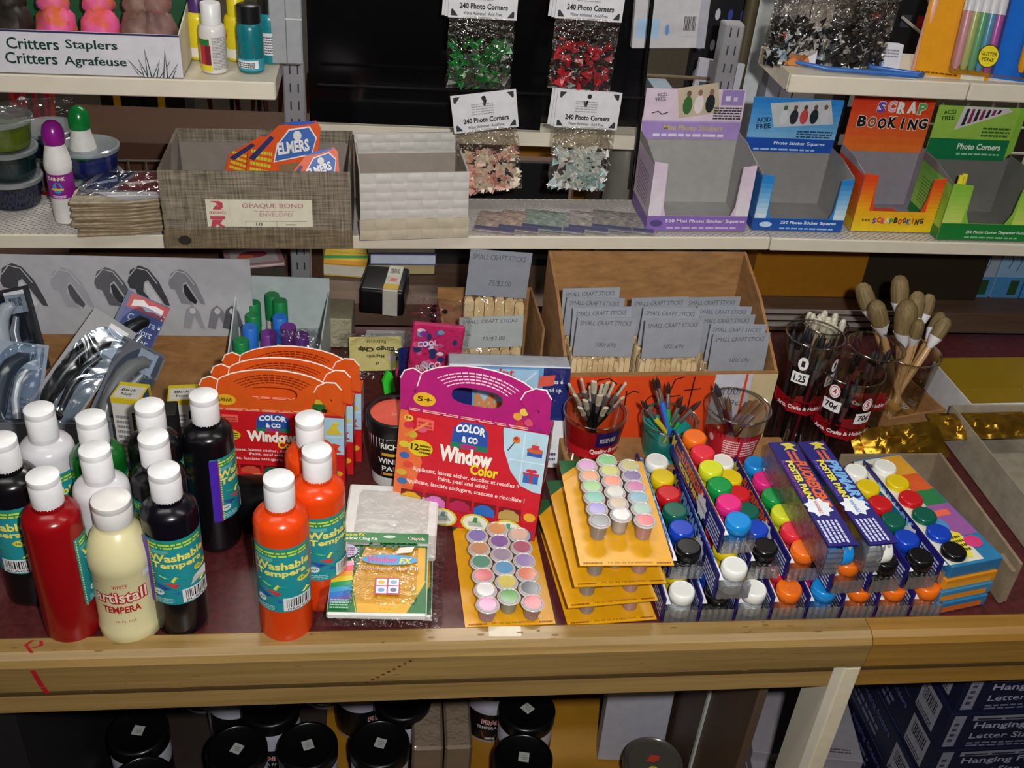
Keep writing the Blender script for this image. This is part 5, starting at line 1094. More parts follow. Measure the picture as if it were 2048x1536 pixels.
# four counter display boxes
def display_box(t, w, d, hs, hb, c_top, c_bot, c_lip, c_side, inner, cut=.13, lip=.22):
    """dispenser: low front with cut-out, sides, tall header rising from the back"""
    th = .0011; I = P(inner, .6)
    o = MB(); out = [(-w/2, 0), (w/2, 0), (w/2, hs*.96), (w/2-w*cut, hs*.93), (w/2-w*cut*1.1, hs*lip*1.6), (w/2-w*cut*1.35, hs*lip), (-w/2+w*cut*1.35, hs*lip), (-w/2+w*cut*1.1, hs*lip*1.6), (-w/2+w*cut, hs*.97), (-w/2, hs)]
    o.prism(out, 0, th, P(c_top, .4), 'xz'); A = face(o, w, hs)
    def stripgrad(u0, u1):
        A.grad(u0, lip, u1-u0, .93-lip, c_bot, c_top, 8)
    stripgrad(.0, cut*.98); stripgrad(1-cut*.98, 1)
    A.r(0, 0, 1, lip, c_lip)
    f = o
    for s in (-1, 1):
        m = MB().prism([(th+.0002, 0), (d-th-.0002, 0), (d-th-.0002, hs*1.08), (d*.55, hs*1.08), (th+.0002, hs*.98)], s*w/2-(th if s > 0 else 0), s*w/2+(th if s < 0 else 0), I, 'yz')
        a = side(m, d-.004, hs*.95, s*w/2, .002, 0, s > 0, .0003)
        a.grad(0, .2, 1, .8, c_side[1], c_side[0], 6); a.r(0, 0, 1, .2, c_lip); a.g(.15, .3, .7, .5, 9, c_side[2], 5, .3); m.build('side_panel', t)
    m = MB().box(-w/2+th, d-th, 0, w/2-th, d, hs*1.02, I); m.build('back_panel', t)
    MB().box(-w/2+th+.0002, th+.0002, 0, w/2-th-.0002, d-th-.0002, th, I).build('bottom', t)
    h = MB().prism([(-w/2, hs*1.15), (-w*.40, hs*.97), (w*.40, hs*.97), (w/2, hs*1.15), (w/2, hb), (-w/2, hb)], d-th*2.4, d-th*1.2, P(c_top, .4), 'xz')
    H = Art(h, (-w/2, d-th*2.4, hs*.97), (w, 0, 0), (0, 0, hb-hs*.97))
    return f, A, h, H
def people(H, u, v, w, h, bg, cols):
    """small printed snapshot: blurred figures on a plain ground"""
    H.p([(u, v), (u+w, v+h*.18), (u+w*.86, v+h), (u-w*.14, v+h*.82)], bg)
    for k, (c, hd) in enumerate(cols):
        x = u+w*(.08+.84*(k+.5)/len(cols))-.02; y = v+h*(.22+.1*k/len(cols)); H.e(x, y+h*.14, w*.36/len(cols), h*.26, c, 10); H.e(x, y+h*.46, w*.15/len(cols)+.004, h*.09, hd, 8)
q = ((0.4643, 1.3496, 0.9705), (-0.0000, 0, -0.0793), 0.1469, 0.1157)
z = .0006
t = thing('display_box', 'lilac display box for photo stickers, leftmost of four', 'display box', (q[0][0]-.006, q[0][1]-.004, ZS(q[0][0])+.0022), (0, TILT, 0), 'counter display boxes'); HB = .175
f, A, h, H = display_box(t, q[2], .100, .104, HB, 'd8c4d8', 'e4dce4', '8a6ab8', ('c8b4d0', 'd8c8d8', '8a6a9a'), 'a09e9c')
A.t('500 Mini Photo Sticker Squares', .18, .11, .80, .06, 'e8e0f0', b=.02); A.g(.2, .03, .7, .05, 1, 'c8b4e0', 4); A.e(.09, .11, .06, .05, '5a4a80'); f.build('front_panel', t)
H.r(.0, .0, 1, .34, 'a58ac8'); H.r(0, .34, 1, .03, 'b8a4d8'); H.g(.12, .05, .72, .1, 1, 'e4dcf0', 4); H.t('Mini Photo Stickers', .22, .18, .6, .10, 'cfc04a', b=.01); H.r(0, .37, 1, .63, 'dcc8d8'); people(H, .36, .42, .40, .72, 'c4b49c', (('3a6a34', '6a5a48'), ('e0d8d4', '8a6a54'), ('1c2426', '8a6a54'))); H.t('ACID', .12, .84, .10, .07, '4a4450', rot=14, b=.01); H.t('FREE', .11, .75, .10, .07, '4a4450', rot=14, b=.01); H.r(.76, .70, .22, .30, '9a84c0'); H.r(.80, .78, .05, .1, 'e4e0ec'); H.r(.88, .78, .04, .08, 'd0c8e0'); H.g(.70, .42, .28, .26, 5, '3a3440', 6); H.l([(.08, .52), (.14, .56), (.18, .50), (.24, .54)], .012, '2a2430', 1.5)
h.build('header', t)
q = ((0.6192, 1.3561, 0.9720), (-0.0000, 0, -0.0764), 0.1399, 0.0865)
t = thing('display_box', 'blue display box for photo sticker squares, second of four', 'display box', (q[0][0]-.006, q[0][1]-.002, .9726), (0, 0, 0), 'counter display boxes')
f, A, h, H = display_box(t, q[2]*.98, .100, .086, .165, '2a86d0', 'd4e4f0', '1c52a8', ('2a6ab0', '3a80c0', '2a5a9a'), '8c8a88')
A.t('250 Photo Sticker Squares', .30, .11, .62, .07, 'e8f0f8', b=.025); A.g(.3, .03, .6, .05, 1, '9ac0e8', 4); A.e(.14, .11, .07, .05, 'c0d4ea'); f.build('front_panel', t)
H.r(0, 0, 1, .26, '1c50b0'); H.t('Photo Sticker Squares', .32, .12, .58, .08, 'dce8f4', b=.02); H.g(.1, .03, .7, .06, 1, 'a8c8ec', 3); H.grad(0, .26, 1, .74, '7ab4e0', '2a86d4', 7); people(H, .28, .46, .66, .54, 'c8ccd0', (('d8d8e0', '4a6a4a'), ('2c2c34', '6a5040'), ('c84a4a', '5a4438'), ('1c2a30', '6a5040'), ('d0d4d8', '7a5a48'))); H.t('ACID', .08, .54, .16, .09, '1a3a5a', rot=10, b=.02); H.t('FREE', .09, .42, .16, .09, '1a3a5a', rot=10, b=.02); H.g(.55, .29, .4, .15, 3, '2a4a6a', 5)
h.build('header', t)
q = ((0.7690, 1.3621, 0.9720), (-0.0000, 0, -0.0749), 0.1307, 0.0946)
t = thing('display_box', 'orange to yellow scrapbooking display box, third of four', 'display box', (q[0][0]-.006, q[0][1]-.002, .9726), (0, 0, 0), 'counter display boxes')
f, A, h, H = display_box(t, q[2]*.98, .100, .090, .172, 'e0481c', 'eea81c', 'e4b820', ('d8401c', 'e08a1c', 'c8501c'), '8f8a94', .16, .36)
A.grad(0, 0, 1, .36, 'e8c41c', 'ecae1c', 4)
for k, ch in enumerate('www'): A.t(ch, .10+.035*k, .17, .03, .05, '3a2a1a', b=.02)
for k, (ch, c) in enumerate(zip('SCRAPBOOKING', ('5a3aa8', 'c83a2a', 'd83a8a', 'e8e0e0', '3a9a4a', '2a2430', 'c02a3a', '2a2430', '2a5ab0', 'c8502a', '2a2430', '2a2430'))): A.t(ch, .23+.052*k+(.014 if ch == 'I' else 0), .14+.02*(k % 2), .016 if ch == 'I' else .046, .10, c, b=.05)
f.build('front_panel', t)
H.grad(0, 0, 1, 1, 'e8742c', 'd83a20', 7)
for k, (ch, c) in enumerate(zip('SCRAP', ('6a4ac0', 'e8a0b8', 'e8ece8', 'e8ece8', '58a858'))): H.t(ch, .30+.125*k, .70+.02*(k % 2), .11, .22, 'f0ecec', b=.10); H.t(ch, .305+.125*k, .71+.02*(k % 2), .10, .20, c, b=.04)
for k, ch in enumerate('BOOKING'): q0 = .04 if ch == 'I' else 0; H.t(ch, .10+.125*k+q0, .44-.012*(k % 3), .12-q0*2, .22, 'f0ece8', b=.10); H.t(ch, .105+.125*k+q0, .45-.012*(k % 3), .11-q0*2, .20, '1c1818' if k != 1 else '8a5a4a', b=.05)
h.build('header', t)
m = MB().box(-.03, .012, .003, .03, .05, .014, P('d8451c', .4)); A = top(m, .05, .03, .014, None, .016); A.r(0, .3, 1, .4, 'e8dcd8'); o = solo(m, 'sticker_packet', 'small orange packet left inside the orange display box', 'packet', (q[0][0]-.012, q[0][1]+.002, .9726), (0, 0, q[1][2]+.1))
q = ((0.9006, 1.3336, 0.9720), (-0.0000, 0, -0.0915), 0.1400, 0.0872)
t = thing('display_box', 'green photo corners display box, rightmost of four', 'display box', (q[0][0]-.006, q[0][1]+.004, .9726), (0, 0, 0), 'counter display boxes')
f, A, h, H = display_box(t, q[2], .105, .088, .168, '8ac040', 'c8dc6a', '1a7a34', ('6aa838', '9cc848', '4a7a2a'), '6e6e6a', .22, .30)
A.t('250 Photo Corner Dispenser Packs', .30, .11, .68, .07, 'dcecdc', b=.02); A.g(.3, .04, .6, .05, 1, '8ac89a', 3); f.build('front_panel', t)
H.r(0, 0, .92, .40, '0f7848'); H.t('Photo Corners', .34, .20, .5, .12, 'e4f0e4', b=.03); H.g(.35, .10, .5, .06, 1, '9ad0b0', 3); H.r(0, .40, .92, .6, '9cc850'); H.p([(.24, .56), (.28, 1.0), (.78, 1.0), (.84, .94)], 'd8d4d8'); 
for k in range(7): H.p([(.30+.06*k, .64+.04*k), (.32+.06*k, .96), (.35+.06*k, .96), (.34+.06*k, .66+.04*k)], ('2a2a30', '8a2a5a')[k % 2])
H.t('ACID', .07, .84, .14, .08, '2a4a1a', rot=10, b=.02); H.t('FREE', .07, .73, .14, .08, '2a4a1a', rot=10, b=.02); H.g(.56, .46, .32, .2, 3, '3a6a2a', 5)
h.build('header', t)
for k, lab in enumerate(('yellow gel pen standing in the green display box', 'orange yellow pen leaning in the green display box')):
    b = Vector((q[0][0]-.050+.010*k, q[0][1]+.030+.006*k, .9745)); d = Vector((.05-.02*k, .12, .9)).normalized()
    t = thing('gel_pen', lab, 'pen', b, aim(d)); MB().tube([(0, 0, .004), (0, 0, .060)], .0042, P('d8941c', .25), 10).build('barrel', t); MB().tube([(0, 0, .0603), (0, 0, .085)], [.0045, .0042], P('e8d838', .2), 10).build('cap', t)

# ---------------------------------------------------------------- inside the counter: jars, packages, folder boxes
JR = []
def jar(p, rz, lab):
    if JR:
        c = dup(JR[0], (p[0], p[1], .1506), rz, lab); return c
    t = thing('paint_jar', lab, 'paint jar', (p[0], p[1], .1506), rz, 'black lidded paint jars under the counter'); r = .043
    MB().lathe([(0, 0), (r*.94, 0), (r, .004), (r, .105), (r*.97, .108)], P('c0c0d0', .35), 36).build('jar_body', t)
    l = MB(); A = wrap(l, r, .010, .062, -150, 110, h0=.0004); A.r(0, 0, 1, 1, '0e0e10'); A.t('PRANG', .40, .62, .22, .18, 'f0e8e4', b=.09); A.t('PRANG', .405, .635, .21, .16, 'b82430', b=.02); A.t('TEMPERA PAINT', .36, .44, .30, .11, 'd8d8dc', b=.02); A.p([(.40, .36), (.58, .40), (.50, .12), (.42, .08)], '8a3a2a'); A.e(.56, .2, .04, .1, '2a6a4a'); A.r(.44, .04, .08, .08, 'd0d0d4'); A.e(.78, .3, .03, .1, 'c8c8d0'); A.e(.78, .3, .022, .075, '0e0e10'); A.t('CE', .83, .22, .05, .14, 'c8c8d0'); l.build('printed_label', t)
    m = MB().lathe([(r*1.0, .1075), (r*1.035, .108), (r*1.035, .127), (r*.98, .130), (r*.90, .1305), (r*.86, .1290), (0, .1290)], P('0c0c0e', .28), 40); a = top(m, .022, .022, .1292, None, -.011); a.p([(.1, .2), (.8, .05), (.95, .8), (.25, .95)], 'b4b8b4'); a.g(.35, .3, .4, .4, 3, '8a8e8a', 3); m.build('lid', t)
    JR.append(t); return t
JL = [[list(p), rz, lab] for p, rz, lab in (((-0.3434, 1.0486, 0.2800), 0, 'jar with black lid at the far left front under the counter'), ((-0.3372, 1.1069, 0.2800), 70, 'jar behind the far left one, mostly under the rail'), ((-0.2776, 1.0969, 0.2800), 40, 'jar third from the left in the back row under the rail'), ((-0.2202, 1.0870, 0.2800), 100, 'jar in the back row left of the one with a readable label'), ((-0.1548, 1.0860, 0.2800), 10, 'jar in the back row whose red printed label can be read'), ((-0.0790, 1.1039, 0.2800), 20, 'jar in the back row with label showing over the front jar'), ((-0.0175, 1.0898, 0.2800), 60, 'jar in the back row above the mustard shelf, left one'), ((0.0470, 1.0870, 0.2800), 80, 'jar in the back row touching the brown packages'), ((-0.1970, 1.0164, 0.2800), -15, 'jar in the front row, second lid from the left'), ((-0.0948, 1.0178, 0.2800), 30, 'jar in the front row, its lid sticker turned like a diamond'), ((0.0116, 1.0164, 0.2800), -8, 'jar in the front row beside the brown packages'), ((-0.3218, 0.9677, 0.2800), 30, 'jar at the bottom left, lid cut by the frame'), ((0.1948, 1.0809, 0.2800), 20, 'jar behind the two right hand ones, mostly hidden'), ((0.2399, 1.0549, 0.2800), 50, 'right hand jar of the back pair with white body showing'), ((0.2236, 0.9817, 0.2800), 0, 'right hand jar in front, cut by the lower edge'))]
for it in range(80):
    for i in JL:
        for j in JL:
            dx, dy = j[0][0]-i[0][0], j[0][1]-i[0][1]; q = math.hypot(dx, dy)
            if i is not j and q < .0897 and dy >= 0: j[0][1] += (.0898-q)*.6+.0005
for p, rz, lab in JL:
    jar(p, R(rz), lab)
for k, (x0, x1, lab) in enumerate((((0.0527, 1.0204, 0.2700)[0], (0.1015, 1.0181, 0.2700)[0], 'brown paper package in film, the left of two'), ((0.1022, 1.0181, 0.2700)[0], (0.1452, 1.0161, 0.2700)[0], 'brown paper package in film, the right of two'))):
    t = thing('paper_package', lab, 'package', ((x0+x1)/2+.006, 1.012, .1506), (0, 0, R(-1)), 'brown paper packages'); w = (x1-x0)-.002
    MB().box(-w/2, 0, 0, w/2, .16, .118, P('9c8874', .7, 0, .08, 40, .1), .004).build('paper_block', t); MB().box(-w/2-.0006, -.0008, -.0001, w/2+.0006, .1608, .119, clear('fafafa', .05, .1, .15, 60), .004).build('film_wrap', t)
m = MB().box(-.052, 0, 0, .052, .03, .20, P('b4b4c0', .6), .001); solo(m, 'white_box', 'plain white box standing under the counter beside the side panel', 'box', (.418, 1.06, .1530), (R(-4), 0, R(-6)))
t = thing('clear_jar', 'round tin with a clear lid at the lower edge by the corner post', 'jar', (.428, .985, .1506)); r = .045
MB().lathe([(0, 0), (r*.95, 0), (r*.95, .092)], P('4a443e', .4), 30).build('jar_body', t)
m = MB().lathe([(r, .088), (r*1.04, .090), (r*1.04, .100), (r*.98, .103), (r*.9, .101), (r*.86, .097), (0, .097)], P('5a544c', .25, .2), 36); A = top(m, .05, .05, .0974, None, -.03); A.p([(.3, .7), (.5, .9), (.75, .85), (.7, .7), (.5, .62)], 'c8402c'); A.e(.45, .35, .16, .14, 'c8c038'); A.e(.45, .35, .08, .07, '8a3a20'); m.build('lid', t)
for k in range(7):
    z = .1506+.0722*k
    t = thing('folder_box', 'navy folder box in the lower right stack, '+('', 'second from the floor', 'third from the floor', 'barcode cut by the frame', 'showing the lower full barcode', 'showing the upper barcode', 'topmost under the rail')[k] if k else 'navy hanging folder box hidden at the bottom of the tall stack', 'box', (.765+.004*(k % 2), .846+.003*(k % 3), z), (0, 0, R(.8*(k % 2))), 'navy folder boxes')
    m = MB().box(0, 0, 0, .34, .30, .072, P('151a38', .45), .0008)
    A = Art(m, (0, 0, 0), (.34, 0, 0), (0, 0, .072)); A.r(.02, .06, .05, .88, '8a8a9c'); A.g(.032, .2, .02, .6, 4, '2a2a3a', 4); A.t('Hanging File', .12, .52, .34, .22, 'a8a8c0', b=.02); A.t('Letter Size', .12, .28, .28, .16, 'a8a8c0', b=.01); A.g(.12, .05, .3, .16, 2, '7a7a96', 4); A.r(.10, .80, .7, .13, '8a8a9c'); A.g(.12, .82, .6, .08, 1, '2a2a3a', 6)
    S = side(m, .30, .072, 0, 0, 0, False); S.r(.76, .12, .17, .76, '9a9aa8'); S.bc(.77, .35, .15, .48, k, '9a9aa8'); S.g(.77, .16, .14, .14, 2, '3a3a4a', k); S.g(.10, .2, .5, .34, 2, '6a7298', k+4); S.t('hanging folders', .36, .62, .34, .2, '5a6498'); S.r(.02, .06, .7, .012, '6a7298')
    m.build('carton', t); 
for k in range(6):
    t = thing('paper_sheet_pack', ('white paper pack at the bottom right shelf, lowest', 'white paper pack second from below in the right section', 'white paper pack third from below in the right section', 'white paper pack fourth from below in the right section', 'white paper pack under the topmost in the right section', 'white paper pack topmost behind the corner post')[k], 'paper', (.66, .90+.012*k, .1506+.022*k), (0, 0, R(6-3*k)), 'white paper packs')
    m = MB().box(-.085, 0, 0, .085, .20, .0215, P('9a949c', .6), .001); A = top(m, .17, .2, .0215); A.g(.55, .06, .35, .05, 2, '5a545c', k); m.build('paper', t)

# ---------------------------------------------------------------- upper shelves
q = ((-0.4723, 1.3350, 1.1669), (-0.2378, 1.3350, 1.1699), (-0.2350, 1.3350, 1.2131))
def zl(x): return 1.1695+.012*x+.0006
xr = q[1][0]; xl = -.52; w = xr-xl; h = .052; cx = (xl+xr)/2
t = thing('stapler_tray', 'white display tray of animal staplers with green inside and grass drawn on it', 'tray', (cx, 1.333, zl(cx)+.001), (0, -math.atan(.012), 0)); W = P('d4d2d8', .45); GI = P('0b4a28', .5)
m = MB().box(-w/2, 0, 0, w/2, .0016, h, W); x0 = -w/2+((-0.4515, 1.3350, 1.1860)[0]-xl); ww = w/2-x0; A = Art(m, (x0, 0, 0), (ww, 0, 0), (0, 0, h)); A.r(-.4, .955, 1.4, .045, '2c2c5c'); G = '123a34'
for s, u, v, tw in (('Critters', .05, .56, .28), ('Staplers', .37, .55, .28), ('Critters', .03, .22, .28), ('Agrafeuse', .35, .17, .34)): A.t(s, u, v, tw, .27, G, b=.012); A.t(s, u+.003, v, tw, .27, G, b=-.004)
for u, b, tx, ty in ((.76, .05, -.06, .36), (.79, .0, -.03, .44), (.81, .0, -.01, .70), (.84, 0, .04, .42), (.88, 0, .06, .42), (.90, 0, .015, .70), (.93, 0, .05, .36)):
    A.p([(u-.012, b), (u+tx, b+ty), (u+.016, b)], G); A.p([(u-.006, b), (u+tx*.9, b+ty*.86), (u+.009, b)], 'd4d2d8')
m.build('front_panel', t); MB().box(-w/2, .0018, 0, w/2, .118, .0016, GI).build('bottom', t)
m = MB().box(-w/2, .1162, .0018, w/2, .118, .075, GI); m.build('back_panel', t)
m = MB().prism([(.0018, 0), (.116, 0), (.116, .075), (.0018, h)], w/2-.0016, w/2, P('c8c0ac', .5), 'yz'); m.build('side_panel', t)
def critter(px, c1, c2, c3, s, lab, sd):
    t = thing('animal_stapler', lab, 'stapler', (px, 1.376, zl(px)+.0032), (0, 0, R(sd*37 % 40-20)), 'animal shaped staplers in the tray'); s *= 1.0
    def blob(cx, cy, cz, rx, ry, rz, c, amp=.12, n=12):
        m = MB(); vs = []; fs = []
        for j in range(n+1):
            for i in range(n*2):
                a = math.pi*j/n; b = math.pi*i/n; d = Vector((math.sin(a)*math.cos(b), math.sin(a)*math.sin(b), math.cos(a))); k = 1+amp*noise.noise(d*2.2+Vector((sd, c and len(c), 0)))
                vs.append((cx+d.x*rx*k, cy+d.y*ry*k, max(0, cz+d.z*rz*k)))
        for j in range(n):
            for i in range(n*2): fs.append((j*n*2+i, (j+1)*n*2+i, (j+1)*n*2+(i+1) % (n*2), j*n*2+(i+1) % (n*2)))
        return m.add(vs, fs, grain('fur_'+c, c, c2, (45, 45, 45), .6, .3, 3, .42, .58), True)
    blob(0, 0, .036, .025, .030, .036, c1, .2).build('body', t); blob(0, .006, .072, .019, .020, .018, c3, .2).build('head', t)
    for k in (-1, 1): blob(k*.017, -.014, .012, .011, .014, .014, c3).build('foot', t); blob(k*.014, .004, .088, .007, .004, .009, c1).build('ear', t)
    MB().box(-.010, -.02, 0, .010, .036, .004, P('2a2a2c', .3)).build('staple_base', t)
for k, (p, c, s, lab) in enumerate((((-0.4426, 1.3750, 1.2174), ('1c1812', '2c241a', '141210'), 1, 'dark animal stapler at the left end of the tray'), ((-0.3913, 1.3750, 1.2200), ('d8682a', 'e0589a', 'd87038'), 1, 'orange and pink animal stapler, left one of two'), ((-0.3389, 1.3750, 1.2226), ('e05a4a', 'e05a98', 'dc6a3c'), 1, 'coral pink animal stapler right of the orange one'), ((-0.2789, 1.3750, 1.2256), ('6e5048', '86685c', '7a5a50'), 1, 'brown animal stapler, left one of two'), ((-0.2487, 1.3750, 1.2271), ('6a4a46', '7e5e56', '8a5a54'), .8, 'brown animal stapler at the right end of the tray'))):
    critter(p[0]+(-.012 if k == 3 else 0)+(-.022 if k == 4 else 0), *c, s, lab, k+1)
def craft_bottle(px, y, rr, hb, hc, body, capc, lab, art, rc=.8, grp='craft paint bottles on the upper left shelf'):
    t = thing('craft_bottle', lab, 'paint bottle', (px, y, zl(px)+.0006), 0, grp)
    MB().lathe([(0, 0), (rr*.93, 0), (rr, .003), (rr, hb*.86), (rr*.9, hb*.95), (rr*rc*.8, hb)], P(body, .3), 28).build('bottle_body', t)
    l = MB(); A = wrap(l, rr, hb*.05, hb*.8, -95, 95); art(A); l.build('printed_label', t)
    MB().lathe([(rr*rc, hb-.001), (rr*rc, hb+hc-.001), (rr*rc*.92, hb+hc), (0, hb+hc)], P(capc, .35), 28).build('cap', t)
def art_white(A): A.r(0, 0, .5, .16, 'e0d030'); A.r(.2, .16, .14, .5, 'c82a38'); A.r(.34, .16, .14, .5, '7a2030'); A.r(.04, .66, .42, .16, '1a7a3a'); A.p([(.16, .62), (.16, .82), (.44, .84), (.44, .64)], 'f06048'); A.g(.52, .05, .4, .85, 22, '7a7a7a', 3, .4)
def art_yellow(A): A.r(0, 0, 1, 1, 'dcc81c'); A.p([(.5, .2), (.9, .2), (.7, .7)], 'c86a2a'); A.r(.2, .02, .3, .25, 'e4e0d4'); A.t('W', .1, .5, .2, .3, 'c02a2a')
def art_teal(A): A.r(0, 0, 1, .3, '3a98b0'); A.p([(.12, .30), (.2, .75), (.5, .85), (.78, .6), (.6, .3), (.3, .26)], 'a08460'); A.p([(.25, .4), (.35, .7), (.6, .68), (.62, .4)], '70583c'); A.r(.18, .06, .52, .2, 'e4e4e4'); A.g(.21, .08, .4, .15, 3, '40404a', 4)
def art_teal2(A): A.r(.3, .16, .5, .55, 'dcdce0'); A.g(.34, .2, .4, .45, 7, '40404a', 6, .4)
pw = (-0.2041, 1.3574, 1.1720); craft_bottle(pw[0], pw[1]+.012, .0165, .060, .024, 'dcd8d4', 'e8e6e6', 'white craft bottle with white cap and an orange price sticker', art_white, .75)
pw = (-0.2194, 1.3845, 1.1720); craft_bottle(pw[0]-.010, pw[1]+.038, .015, .060, .028, 'd8c828', '4a2a6a', 'yellow labelled bottle with purple cap behind the white one', art_yellow, .7)
pw = (-0.1823, 1.3773, 1.1720); craft_bottle(pw[0]+.002, pw[1]+.046, .016, .058, .030, 'd8c41c', 'd8c41c', 'yellow bottle between the white one and the teal ones', art_yellow, .7)
pw = (-0.1627, 1.3573, 1.1720); craft_bottle(pw[0]+.004, pw[1]+.018, .0165, .062, .020, '0f7078', '141416', 'teal bottle with black lid and a portrait label', art_teal, .9)
pw = (-0.1421, 1.3770, 1.1720); craft_bottle(pw[0]+.004, pw[1]+.040, .0155, .064, .020, '10808a', '141416', 'teal bottle with black lid behind, its white label at the side', art_teal2, .9)
m = MB().box(-.021, 0, 0, .021, .055, .16, P('9c9ea2', .4), .002); A = face(m, .042, .16); A.r(.5, 0, .03, 1, '6a6c70'); A.r(.5, .36, .5, .012, 'c8cacc'); A.r(.5, .62, .5, .012, 'c8cacc'); solo(m, 'grey_file_box', 'grey metal file box at the right end of the upper left shelf', 'box', ((-0.1163, 1.4000, 1.1941)[0], 1.402, zl(-.14)+.001))

# right: marker packs, black corner packs, small boxes with a blue edged frame
ZR = 1.2081
def marker(x, c, lab_, t, white=True):
    m = MB().tube([(x, -.008, .012), (x, -.008, .020), (x, -.008, .086)], [.003, .0062, .0066], P(c, .3), 12)
    m.build('marker_barrel', t)
    MB().tube([(x, -.008, .0862), (x, -.008, .122), (x, -.008, .128)], [.0072, .0070, .0045], P('e8e8ea' if white else 'd8b020', .3), 12).build('marker_cap', t)
def marker_pack(loc, rot, w, h, c, cols, lab, white=True):
    t = thing('marker_pack', lab, 'marker pack', loc, rot, 'carded marker packs')
    m = MB().box(-w/2, 0, 0, w/2, .001, h, P(c, .35)); A = face(m, w, h); A.r(.62, 0, .32, .05, 'e4dcc8'); A.g(.02, .02, .55, .03, 1, '7a5010', 4); A.p([(0, .9), (.3, 1), (0, 1)], 'c88a10'); m.build('backing_card', t)
    for k, cc in enumerate(cols): marker(w*(-.02+.105*k) if len(cols) > 3 else w*(-.1+.2*k), cc, '', t, white)
    b = MB().box(w*-.08, -.016, .006, w*.48, -.0005, .132, clear('f6f6f6', .06, .06, .1, 40), .004, 2); b.build('blister', t)
    if white: l = MB(); A = Art(l, (w*.20, -.0165, .018), (.030, 0, 0), (0, 0, .030)); A.e(.5, .5, .5, .5, '3a3410'); A.e(.5, .5, .46, .46, 'e8d428'); A.t('GLITTER', .12, .52, .76, .16, '4a3a10', b=.02); A.t('PENS', .22, .28, .56, .16, '4a3a10', b=.02); l.build('round_sticker', t)
    return t
a = (0.7200, 1.3271, 1.2081); b = (0.8116, 1.3184, 1.2081)
marker_pack(((a[0]+b[0])/2+.010, max(1.336, (a[1]+b[1])/2)+.012, ZR), (R(-14), R(3), R(-3)), .106, .135, 'dd961c', ('e0a0a8', 'b8c078', '70b080', '60a0c0', 'c060b0'), 'yellow carded pack of five pastel markers with white caps')
marker_pack(((a[0]+b[0])/2+.112, max(1.336, (a[1]+b[1])/2)+.008, ZR), (R(-12), R(3), R(-6)), .100, .135, '1a66c8', ('d8901c', '2a3a8a', '4a2a80'), 'blue carded pack of dark markers at the right edge', False)
m = MB().tube([(.02, .0, .006), (.02, 0, .0095), (.022, 0, .11)], [.003, .0062, .0066], P('e8a888', .3), 12); m.tube([(.022, 0, .1102), (.0225, 0, .14)], .0072, P('e0a030', .3), 12)
solo(m, 'marker_pen', 'single peach marker standing left of the yellow marker pack', 'marker', ((a[0]+b[0])/2-.058, 1.36, ZR-.003), (R(-10), R(4), 0))
for k, (p, ry, lab) in enumerate((((0.5619, 1.3720, 1.3508), 2, 'photo corner pack filled with shiny black corners, the left of two'), ((0.6406, 1.3660, 1.3552), 0, 'photo corner pack filled with black corners, the right of two'))):
    corner_pack(p, (R(2), R(ry), 0), lab, BK, 31+k*6)
t = thing('peg_hook_rail', 'dark wire rail with two hooks holding the black photo corner packs', 'hook rail', (0, 1.44, 0)); 
MB().tube([(.50, 0, 1.342), (1.05, 0, 1.342)], .0022, DK, 6).build('bar', t)
for x, y in ((.568, -.068), (.648, -.074)): MB().tube([(x, .0, 1.342), (x, y*.5, 1.340), (x, y, 1.338), (x, y-.006, 1.346)], .0014, DK, 6).build('hook', t)
for k, (p, w, lab) in enumerate((((0.5543, 1.3293, 1.2081), .062, 'small white box with blue print on the upper right shelf, left one'), ((0.6160, 1.3275, 1.2081), .066, 'small white box with pale blue lettering under the black bags'), ((0.6781, 1.3088, 1.2081), .055, 'small white box with blue edge beside the marker packs'))):
    t = thing('small_box', lab, 'box', (p[0]+.004, max(1.372, p[1]+.012), ZR), (R(-8), 0, R(-5)), 'small white boxes on the upper right shelf'); hb = (.050, .034, .034)[k]
    m = MB().box(-w/2, 0, 0, w/2, .02, hb, P('d4d4dc', .4), .0006); A = face(m, w, hb); A.t('Acid', .1, .45, .3, .3, '7ab0d8', b=.04, sh=.2); A.t('Lineco', .1, .12, .5, .3, '7ab0d8', b=.04, sh=.2); A.g(.5, .5, .4, .35, 3, '8a8a96', k)
    if k == 0: A.e(.14, .72, .1, .18, 'c83038'); A.p([(.3, .0), (.4, .3), (.8, .28), (.9, 0)], 'c87a3a')
    m.build('carton', t)
m = MB(); BL2 = P('2c62b0', .35)
p0, p1, p2, p3 = (0.5240, 1.3464, 1.2081), (0.7189, 1.2937, 1.2081), (0.5487, 1.3948, 1.2250), (0.6733, 1.3681, 1.2081)
m.tube([(.5585, 1.415, ZR+.034), (.5525, 1.38, ZR+.004), (.60, 1.352, ZR+.0035), (.72, 1.336, ZR+.0035), (.735, 1.345, ZR+.0035), (.668, 1.366, ZR+.004), (.655, 1.385, ZR+.012)], .0032, BL2, 8)
solo(m, 'blue_edging', 'bent blue plastic edging lying along the upper right shelf', 'strip')

